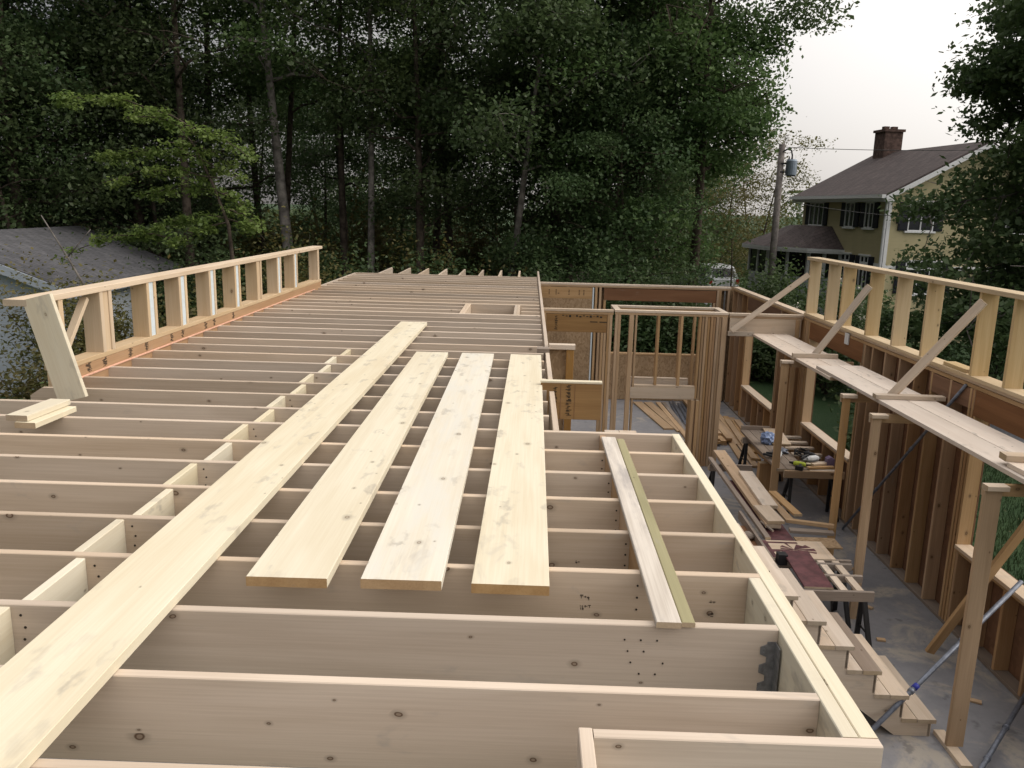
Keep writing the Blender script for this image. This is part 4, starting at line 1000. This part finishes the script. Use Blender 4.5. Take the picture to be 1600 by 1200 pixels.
# flowering bushes and greenery before the house
for i, (x, y, r, h, fl, l) in enumerate(((8.3, 22.5, .8, 2.5, 60, 'white flowering bush behind the far studs of the right knee wall'), (9.4, 23.5, .8, 2.4, 40, 'smaller white flowering bush further right behind the knee wall'), (7.4, 25, .9, 2.4, 16, 'green bush with few white blossoms left of the flowering bush'))):
    shrub(x, y, r, h, l, 'leaf_dark', None, 3600, .10, fl, 230 + i)
for i, (x, y, r, h, l) in enumerate(((8.4, 29.5, 1.0, 2.9, 'bush standing at the foot of the utility pole'), (9.6, 30, 1.0, 2.5, 'bush right of the utility pole in front of the sunroom'), (10.0, 36.5, .9, 2.1, 'bush between the silver car and the sunroom'), (10.8, 27, .9, 2.3, 'bush in front of the house corner below the downspout'))):
    shrub(x, y, r, h, l, 'leaf_mid', None, 3200, .13, 0, 250 + i)
for i in range(7):
    shrub(6.6 + .8 * (i % 4) + .2 * i, 15 + 1.6 * i * .8, .8, 1.5 + .2 * (i % 3), 'dark shrub in the shade outside the right wall', 'leaf_dark', 'shade shrubs outside the right wall', 2200, .11, 0, 270 + i)
for i in range(5):
    shrub(12.5 + 1.2 * i, 22 + .8 * i, 1.1, 2.6, 'dark shrub under the large shade tree', 'leaf_dark', 'shrubs under the shade tree', 3000, .13, 0, 290 + i)
# grass blades on the lawn beside the building
rs = np.random.RandomState(3); n = 26000
gx = rs.uniform(4.9, 9.5, n); gy = rs.uniform(3, 15, n)
P_ = np.stack([gx, gy, np.full(n, GR + .02)], 1); hgt = rs.uniform(.03, .07, n)[:, None]; d = rs.normal(0, 1, (n, 3)); d[:, 2] = 0; d /= np.linalg.norm(d, axis=1)[:, None]
up_ = np.stack([rs.normal(0, .35, n), rs.normal(0, .35, n), np.ones(n)], 1)
V = np.stack([P_ - d * .008 - [0, 0, .03], P_ + d * .008 - [0, 0, .03], P_ + up_ * hgt + d * .003, P_ + up_ * hgt - d * .003], 1).reshape(-1, 3)
tag(obj('grass', mesh_quads('grass', V, M['leaf_conifer'])), 'short mown grass beside the outer wall', None, None, 'stuff')

# ------------------------------------------------------------------ yellow house
def house():
    C = Vector((12.15, 29.0, GR)); a = math.atan2(-.78, 6.5)          # long facade runs from C away
    dy = Vector((-.119, .993, 0)); dx = Vector((.993, .119, 0)); L, Wd = 6.6, 6.2; E = 2.2 - GR; RZ = 3.85 - GR
    Mx = Matrix((dx, dy, Vector((0, 0, 1)))).transposed().to_4x4(); Mx.translation = C
    h = thing('house', C, 'two storey yellow house with dark shutters, brown roof and brick chimney', 'house')
    W[h.name] = Matrix.Translation(C)
    def part(name, mb, mats, parent=h, smooth=False):
        me = mesh(name, mb.v, mb.f, mats, mb.m, smooth); return obj(name, me, parent, Mx)
    mb = MB(); w2 = Wd / 2
    mb.prism([(0, 0, 0), (Wd, 0, 0), (Wd, 0, E), (w2, 0, RZ - .12), (0, 0, E)], (0, L, 0)); wall = part('wall', mb, [M['yellow']])
    mb = MB(); o = .35
    for sgn in (0, 1):
        xe = -o if sgn == 0 else Wd + o; ze = E - o * (RZ - E) / w2
        mb.prism([(xe, -o, ze), (w2, -o, RZ), (w2, -o, RZ + .1), (xe, -o, ze + .1)], (0, L + 2 * o, 0))
    roof = part('roof', mb, [M['shingle']])
    mb = MB().box((w2 - .5, L - 1.1, RZ - .5), (w2 + .25, L - .3, RZ + .85)).box((w2 - .56, L - 1.16, RZ + .851), (w2 + .31, L - .24, RZ + .95))
    for dx_ in (-.3, .05): mb.box((w2 + dx_ - .1, L - .8, RZ + .951), (w2 + dx_ + .12, L - .6, RZ + 1.08))
    part('chimney', mb, [M['brick']], roof)
    mb = MB()
    for sgn in (0, 1):
        xe = -o if sgn == 0 else Wd + o; ze = E - o * (RZ - E) / w2
        mb.prism([(xe, -o - .03, ze - .14), (w2, -o - .03, RZ - .14), (w2, -o - .03, RZ + .03), (xe, -o - .03, ze + .03)], (0, .03, 0))
    mb.box((-.37, -.34, E - .33), (-.02, L + .3, E - .22)); mb.box((-.50, -.36, E - .22), (-.36, L + .36, E - .10))
    part('fascia', mb, [M['white']])
    mb = MB().box((-.03, -.03, 0), (.09, -.002, E - .3)).box((-.03, -.002, 0), (-.002, .12, E - .3)).box((-.022, .12, 2.55), (-.002, L, 2.72)).box((.09, -.022, 2.55), (Wd, -.002, 2.68))
    part('trim', mb, [M['white']])
    MBd = MB().tube([(-.08, .03, .1), (-.08, .03, E - .3)], .05, 8); part('downspout', MBd, [M['white']])
    def win(p, u, wdt, z0, z1, nrm, shut=True, lites=2):
        p = Vector(p); u = Vector(u); n = Vector(nrm)
        def slab_(a, b, za, zb, d0, d1): 
            q = [p + u * a + n * d0, p + u * b + n * d0]
            return [Vector((q[0].x, q[0].y, za)), Vector((q[1].x, q[1].y, za)), Vector((q[1].x, q[1].y, zb)), Vector((q[0].x, q[0].y, zb))], n * (d1 - d0)
        mb = MB(); fw = .035
        for a, b, za, zb in ((-fw, 0, z0 - fw, z1 + fw), (wdt, wdt + fw, z0 - fw, z1 + fw), (0, wdt, z1, z1 + fw), (-.0, wdt, z0 - fw, z0)): mb.prism(*slab_(a, b, za, zb, 0, .05))
        for i in range(1, lites): mb.prism(*slab_(wdt * i / lites - .017, wdt * i / lites + .017, z0, z1, .012, .05))
        mb.prism(*slab_(-fw - .1, wdt + fw + .1, z1 + fw, z1 + fw + .05, 0, .07)); mb.prism(*slab_(-fw - .1, wdt + fw + .1, z0 - fw - .06, z0 - fw, 0, .07))
        wn = part('window', mb, [M['white']])
        mb = MB(); mb.prism(*slab_(0, wdt, z0, z1, .004, .012)); part('pane', mb, [M['glass']], wn)
        if shut:
            for a, b in ((-fw - .34, -fw - .01), (wdt + fw + .01, wdt + fw + .34)):
                mb = MB(); mb.prism(*slab_(a, b, z0 - .03, z1 + .03, .0, .045))
                for i in range(8): zz = z0 + (z1 - z0) * i / 8; mb.prism(*slab_(a + .04, b - .04, zz + .02, zz + (z1 - z0) / 8 - .03, .045, .055))
                part('shutter', mb, [M['shutter']], wn)
    g = GR
    for y, w in ((4.75, 1.15), (2.3, .6), (.95, .5)): win((0, y, 0), (0, 1, 0), w, 1.0 - g, 1.82 - g, (-1, 0, 0), True, 3 if w > 1 else 2)
    for y, w in ((2.3, .6), (.95, .5)): win((0, y, 0), (0, 1, 0), w, -1.15 - g, -.05 - g, (-1, 0, 0))
    for x, w in ((.75, .85), (4.3, .85)): win((x, 0, 0), (1, 0, 0), w, .95 - g, 1.85 - g, (0, -1, 0))
    for x, w in ((.85, 1.3), (4.3, .85)): win((x, 0, 0), (1, 0, 0), w, -1.2 - g, -.15 - g, (0, -1, 0), True, 3)
    MB_ = MB().tube([(.3, -.12, 1.15 - g), (.3, -.12, 1.42 - g)], .06, 8); part('meter', MB_, [M['blackm']])
    # sunroom bay on the far left of the long facade
    fp = [(-.02, 3.0), (-1.0, 3.6), (-1.9, 5.3), (-1.9, 7.2), (-.02, 7.4)]; zf = .12 - g; zr = .95 - g
    s = part('sunroom', MB().prism([(x, y, 0) for x, y in fp], (0, 0, 1.95)), [M['white_siding']])
    mb = MB(); cx = sum(p[0] for p in fp) / 5; 
    ov = [(x * 1.13 - .05 if x < -.5 else x, y + (.25 if y > 5.3 else -.25) if True else y, zf) for x, y in fp]
    top = [(-.02, 3.9, zr), (-.5, 4.2, zr), (-.7, 5.5, zr), (-.6, 6.4, zr), (-.02, 6.6, zr)]
    n = 5; mb.add(ov + top + [(x, y, zf - .16) for x, y, z in ov], [(i, i + 1, n + i + 1, n + i) for i in range(4)] + [(5, 6, 7, 8, 9)]); part('roof', mb, [M['shingle']], s)
    mb = MB()
    for i in range(4): mb.prism([Vector(ov[i]) - Vector((0, 0, .005)), Vector(ov[i + 1]) - Vector((0, 0, .005)), Vector(ov[i + 1]) - Vector((0, 0, .17)), Vector(ov[i]) - Vector((0, 0, .17))], (.04, 0, 0))
    mb.prism([(x, y, zf - .13) for x, y, z in ov], (0, 0, .03)); part('eave', mb, [M['white']], s)
    mbp, mbg = MB(), MB()
    for i in range(4):
        a, b = Vector((*fp[i], 0)), Vector((*fp[i + 1], 0)); m_ = max(2, int((b - a).length / .65)); nn = Vector((a.y - b.y, b.x - a.x, 0)).normalized(); nn = nn if nn.x < 0 else -nn
        for j in range(m_ + 1):
            q = a.lerp(b, j / m_)
            if j < m_ or i == 3: part('window_post', MB().box((q.x - .06, q.y - .06, 1.95), (q.x + .06, q.y + .06, zf - .13)), [M['white']], s)
        mbg.prism([a + Vector((0, 0, 1.95)), b + Vector((0, 0, 1.95)), b + Vector((0, 0, zf - .14)), a + Vector((0, 0, zf - .14))], -nn * .03)
    part('pane', mbg, [M['glass']], s)
house()

# ------------------------------------------------------------------ garage on the left
ga = thing('garage', (-12.4, 20.5, GR), 'low pale blue garage with worn grey shingle roof', 'garage')
gx0, gx1, gy0, gy1, ge, gr_ = -15.2, -9.95, 17.45, 23.8, -.45, .52
sk = -.06      # slight turn of the building
def gp(x, y, z): return Vector((x + sk * (y - gy0), y, z))
xm = (gx0 + gx1) / 2
mb = MB(); q = [gp(gx0, gy0, GR), gp(gx1, gy0, GR), gp(gx1, gy0, ge - .12), gp(xm, gy0, gr_ - .12), gp(gx0, gy0, ge - .12)]
mb.prism(q, gp(0, gy1, 0) - gp(0, gy0, 0)); mb.build('wall', [M['blue']], ga)
mb = MB(); sl = (gr_ - ge) / (gx1 - xm)
for xe in (gx0 - .3, gx1 + .3):
    ze = ge - .3 * sl; mb.prism([gp(xe, gy0 - .3, ze - .06), gp(xm, gy0 - .3, gr_ - .06), gp(xm, gy0 - .3, gr_ + .03), gp(xe, gy0 - .3, ze + .03)], gp(0, gy1 + .3, 0) - gp(0, gy0 - .3, 0))
rf = mb.build('roof', [M['shingle_grey']], ga)
mb = MB()
for xe in (gx0 - .31, gx1 + .31):
    ze = ge - .3 * sl; mb.prism([gp(xe, gy0 - .33, ze - .2), gp(xm, gy0 - .33, gr_ - .2), gp(xm, gy0 - .33, gr_ + .0), gp(xe, gy0 - .33, ze + .0)], (0, .03, 0))
mb.prism([gp(gx1 + .3, gy0 - .29, ge - .3 * sl - .2), gp(gx1 + .33, gy0 - .29, ge - .3 * sl - .2), gp(gx1 + .33, gy0 - .29, ge - .3 * sl - .01), gp(gx1 + .3, gy0 - .29, ge - .3 * sl - .01)], gp(0, gy1, 0) - gp(0, gy0, 0))
mb.build('fascia', [M['blue']], ga)

# ------------------------------------------------------------------ utility pole and wire
up_ = thing('utility_pole', (9.24, 32, GR), 'weathered utility pole with grey transformer in front of the sunroom', 'utility pole')
MB().tube([(9.24, 32, GR), (9.24, 32, 0), (9.22, 32, 3.9)], [.15, .135, .115], 12).build('pole', [M['pole']], up_, None, True)
tr = MB().tube([(9.60, 31.9, 2.75), (9.60, 31.9, 2.8), (9.60, 31.9, 3.3), (9.60, 31.9, 3.36)], [.14, .2, .2, .16], 16).build('transformer', [M['porcelain']], up_)
MB().tube([(9.6, 31.9, 3.36), (9.6, 31.9, 3.52)], [.035, .025], 8).tube([(9.48, 31.85, 3.34), (9.48, 31.85, 3.46)], [.03, .02], 8).build('bushing', [M['blackm']], tr)
MB().bar((9.2, 31.9, 3.2), (9.45, 31.9, 3.2), .06, .04).bar((9.2, 31.9, 2.9), (9.45, 31.9, 2.9), .06, .04).build('bracket', [M['blackm']], up_)
MB().tube([(9.24, 31.9, 3.62), (9.4, 31.9, 3.72), (9.55, 31.9, 3.68), (9.6, 31.9, 3.5)], .03, 8).build('cutout_arm', [M['blackm']], up_)
def wire(p0, p1, sag, label):
    p0, p1 = Vector(p0), Vector(p1); pts = [p0.lerp(p1, i / 24) - Vector((0, 0, sag * 4 * (i / 24) * (1 - i / 24))) for i in range(25)]
    tag(MB().tube(pts, .011, 5).build('overhead_wire', [M['wire']], None, p0), label, 'wire', 'overhead wires from the utility pole')
wire((9.24, 32, 3.8), (24, 19, 4.3), .5, 'upper overhead wire running right from the pole top')
wire((9.24, 31.9, 1.9), (15, 20.5, 1.5), .35, 'lower overhead wire passing before the yellow house')

# ------------------------------------------------------------------ car seen from behind
def car(x, y, rz):
    c = thing('parked_car', (x, y, GR), 'silver white estate car parked with its back towards the wood', 'car')
    Mx = Matrix.Translation((x, y, GR)) @ Matrix.Rotation(rz, 4, 'Z'); W[c.name] = Matrix.Translation((x, y, GR))
    def part(nm, mb, mat, parent=c, smooth=False): return obj(nm, mesh(nm, mb.v, mb.f, mat, mb.m, smooth), parent, Mx)
    # body: cross sections along the length (rear at y = 0)
    secs = [(0, .80, .42, .95), (.05, .86, .32, 1.0), (.5, .89, .26, 1.0), (2., .91, .25, 1.0), (3.4, .9, .26, .98), (4.2, .84, .3, .88), (4.5, .72, .4, .75)]
    mb = MB(); vs = []
    for yy, hw, z0, z1 in secs:
        vs += [(-hw * .92, yy, z0), (-hw, yy, (z0 + z1) / 2 - .1), (-hw * .97, yy, z1 - .05), (-hw * .88, yy, z1), (hw * .88, yy, z1), (hw * .97, yy, z1 - .05), (hw, yy, (z0 + z1) / 2 - .1), (hw * .92, yy, z0)]
    fs = [tuple(range(8)), tuple(reversed(range(48, 56)))] + [(i * 8 + (j + 1) % 8, i * 8 + j, (i + 1) * 8 + j, (i + 1) * 8 + (j + 1) % 8) for i in range(6) for j in range(8)]
    mb.add(vs, fs); b = part('body', mb, [M['carpaint']])
    mb = MB(); cs = [(.06, .80, 1.0, .80, 1.02), (.32, .80, 1.0, .66, 1.56), (.6, .82, 1.0, .64, 1.64), (1.8, .82, 1.0, .64, 1.66), (2.5, .82, 1.0, .60, 1.60), (3.3, .8, .98, .72, 1.0)]; vs = []
    for yy, hb, zb, ht, zt in cs: vs += [(-hb, yy, zb), (-ht, yy, zt), (ht, yy, zt), (hb, yy, zb)]
    fs = [(0, 1, 2, 3), (23, 22, 21, 20)] + [(i * 4 + j + 1, i * 4 + j, i * 4 + j + 4, i * 4 + j + 5) for i in range(5) for j in range(3)]
    mb.add(vs, fs); part('cabin', mb, [M['carpaint']])
    mb = MB().prism([(-.66, .10, 1.08), (.66, .10, 1.08), (.56, .30, 1.50), (-.56, .30, 1.50)], (0, -.02, .005)); part('rear_window', mb, [M['glass']])
    for sx in (-1, 1):
        mb = MB().prism([(sx * .815, .5, 1.06), (sx * .815, 3.0, 1.06), (sx * .655, 2.4, 1.55), (sx * .655, .75, 1.55)], (sx * .02, 0, .004)); part('side_window', mb, [M['glass']])
        mb = MB().box((sx * .74 - .09, -.015, .72), (sx * .74 + .09, .03, .98)); part('tail_light', mb, [M['lamp_red']])
        for yy in (.85, 3.55):
            mb = MB().tube([(sx * .70, yy, .33), (sx * .72, yy, .33), (sx * .88, yy, .33), (sx * .90, yy, .33)], [.28, .33, .33, .28], 20); w = part('wheel', mb, [M['tyre']])
            mb = MB().tube([(sx * .895, yy, .33), (sx * .91, yy, .33)], [.2, .17], 14); part('rim', mb, [M['steel']], w)
    mb = MB().box((-.82, -.06, .42), (.82, -.005, .62)); part('bumper', mb, [M['blackp']])
    mb = MB().box((-.24, -.012, .74), (.24, .0, .86)); part('number_plate', mb, [M['whitep']])
    return c
car(10.05, 43.0, .22)

# ------------------------------------------------------------------ light
w = bpy.data.worlds.new('World'); SC.world = w; w.use_nodes = True; nt = w.node_tree; k = NT(nt); bg = nt.nodes['Background']
sky = k.n('ShaderNodeTexSky'); sky.sky_type = 'NISHITA'; sky.sun_disc = False
SUN_EL, SUN_AZ = R(36), R(92)      # azimuth clockwise from +Y
sky.sun_elevation = SUN_EL; sky.sun_rotation = SUN_AZ; sky.dust_density = 4; sky.air_density = 1.
# thin overcast over the clear sky: white cloud veil with soft variation
tc = k.n('ShaderNodeTexCoord'); nz = k.noise(tc.outputs['Generated'], 1.6, 4., .55)
cloud = k.mix(k.ramp(nz, .3, .75), (11.3, 10.7, 10.3), (12.4, 11.8, 11.2))
dt = k.n('ShaderNodeVectorMath', operation='DOT_PRODUCT'); k.l(tc.outputs['Generated'], dt.inputs[0]); dt.inputs[1].default_value = (.48, .13, .84)
br = k.ramp(dt.outputs['Value'], -.12, .95, .14, 1.5)        # overcast veil, brightest overhead and towards the hidden sun
vm = k.n('ShaderNodeVectorMath', operation='SCALE'); k.l(cloud, vm.inputs[0]); k.l(br, vm.inputs['Scale'])
col = k.mix(.82, sky.outputs[0], vm.outputs[0]); k.l(col, bg.inputs['Color']); bg.inputs['Strength'].default_value = .1
sl = bpy.data.lights.new('sun', 'SUN'); sl.energy = 1.0; sl.angle = R(35); sl.color = (1, .92, .80)
so = bpy.data.objects.new('sun', sl); COL.objects.link(so)
dv_ = Vector((math.sin(SUN_AZ) * math.cos(SUN_EL), math.cos(SUN_AZ) * math.cos(SUN_EL), math.sin(SUN_EL)))
so.rotation_euler = dv_.to_track_quat('Z', 'Y').to_euler()
SC.view_settings.view_transform = 'Standard'; SC.view_settings.look = 'None'; SC.view_settings.gamma = 1
SC.view_settings.exposure = .27
SC.cycles.max_bounces = 6; SC.cycles.diffuse_bounces = 3; SC.cycles.transmission_bounces = 4; SC.cycles.glossy_bounces = 2
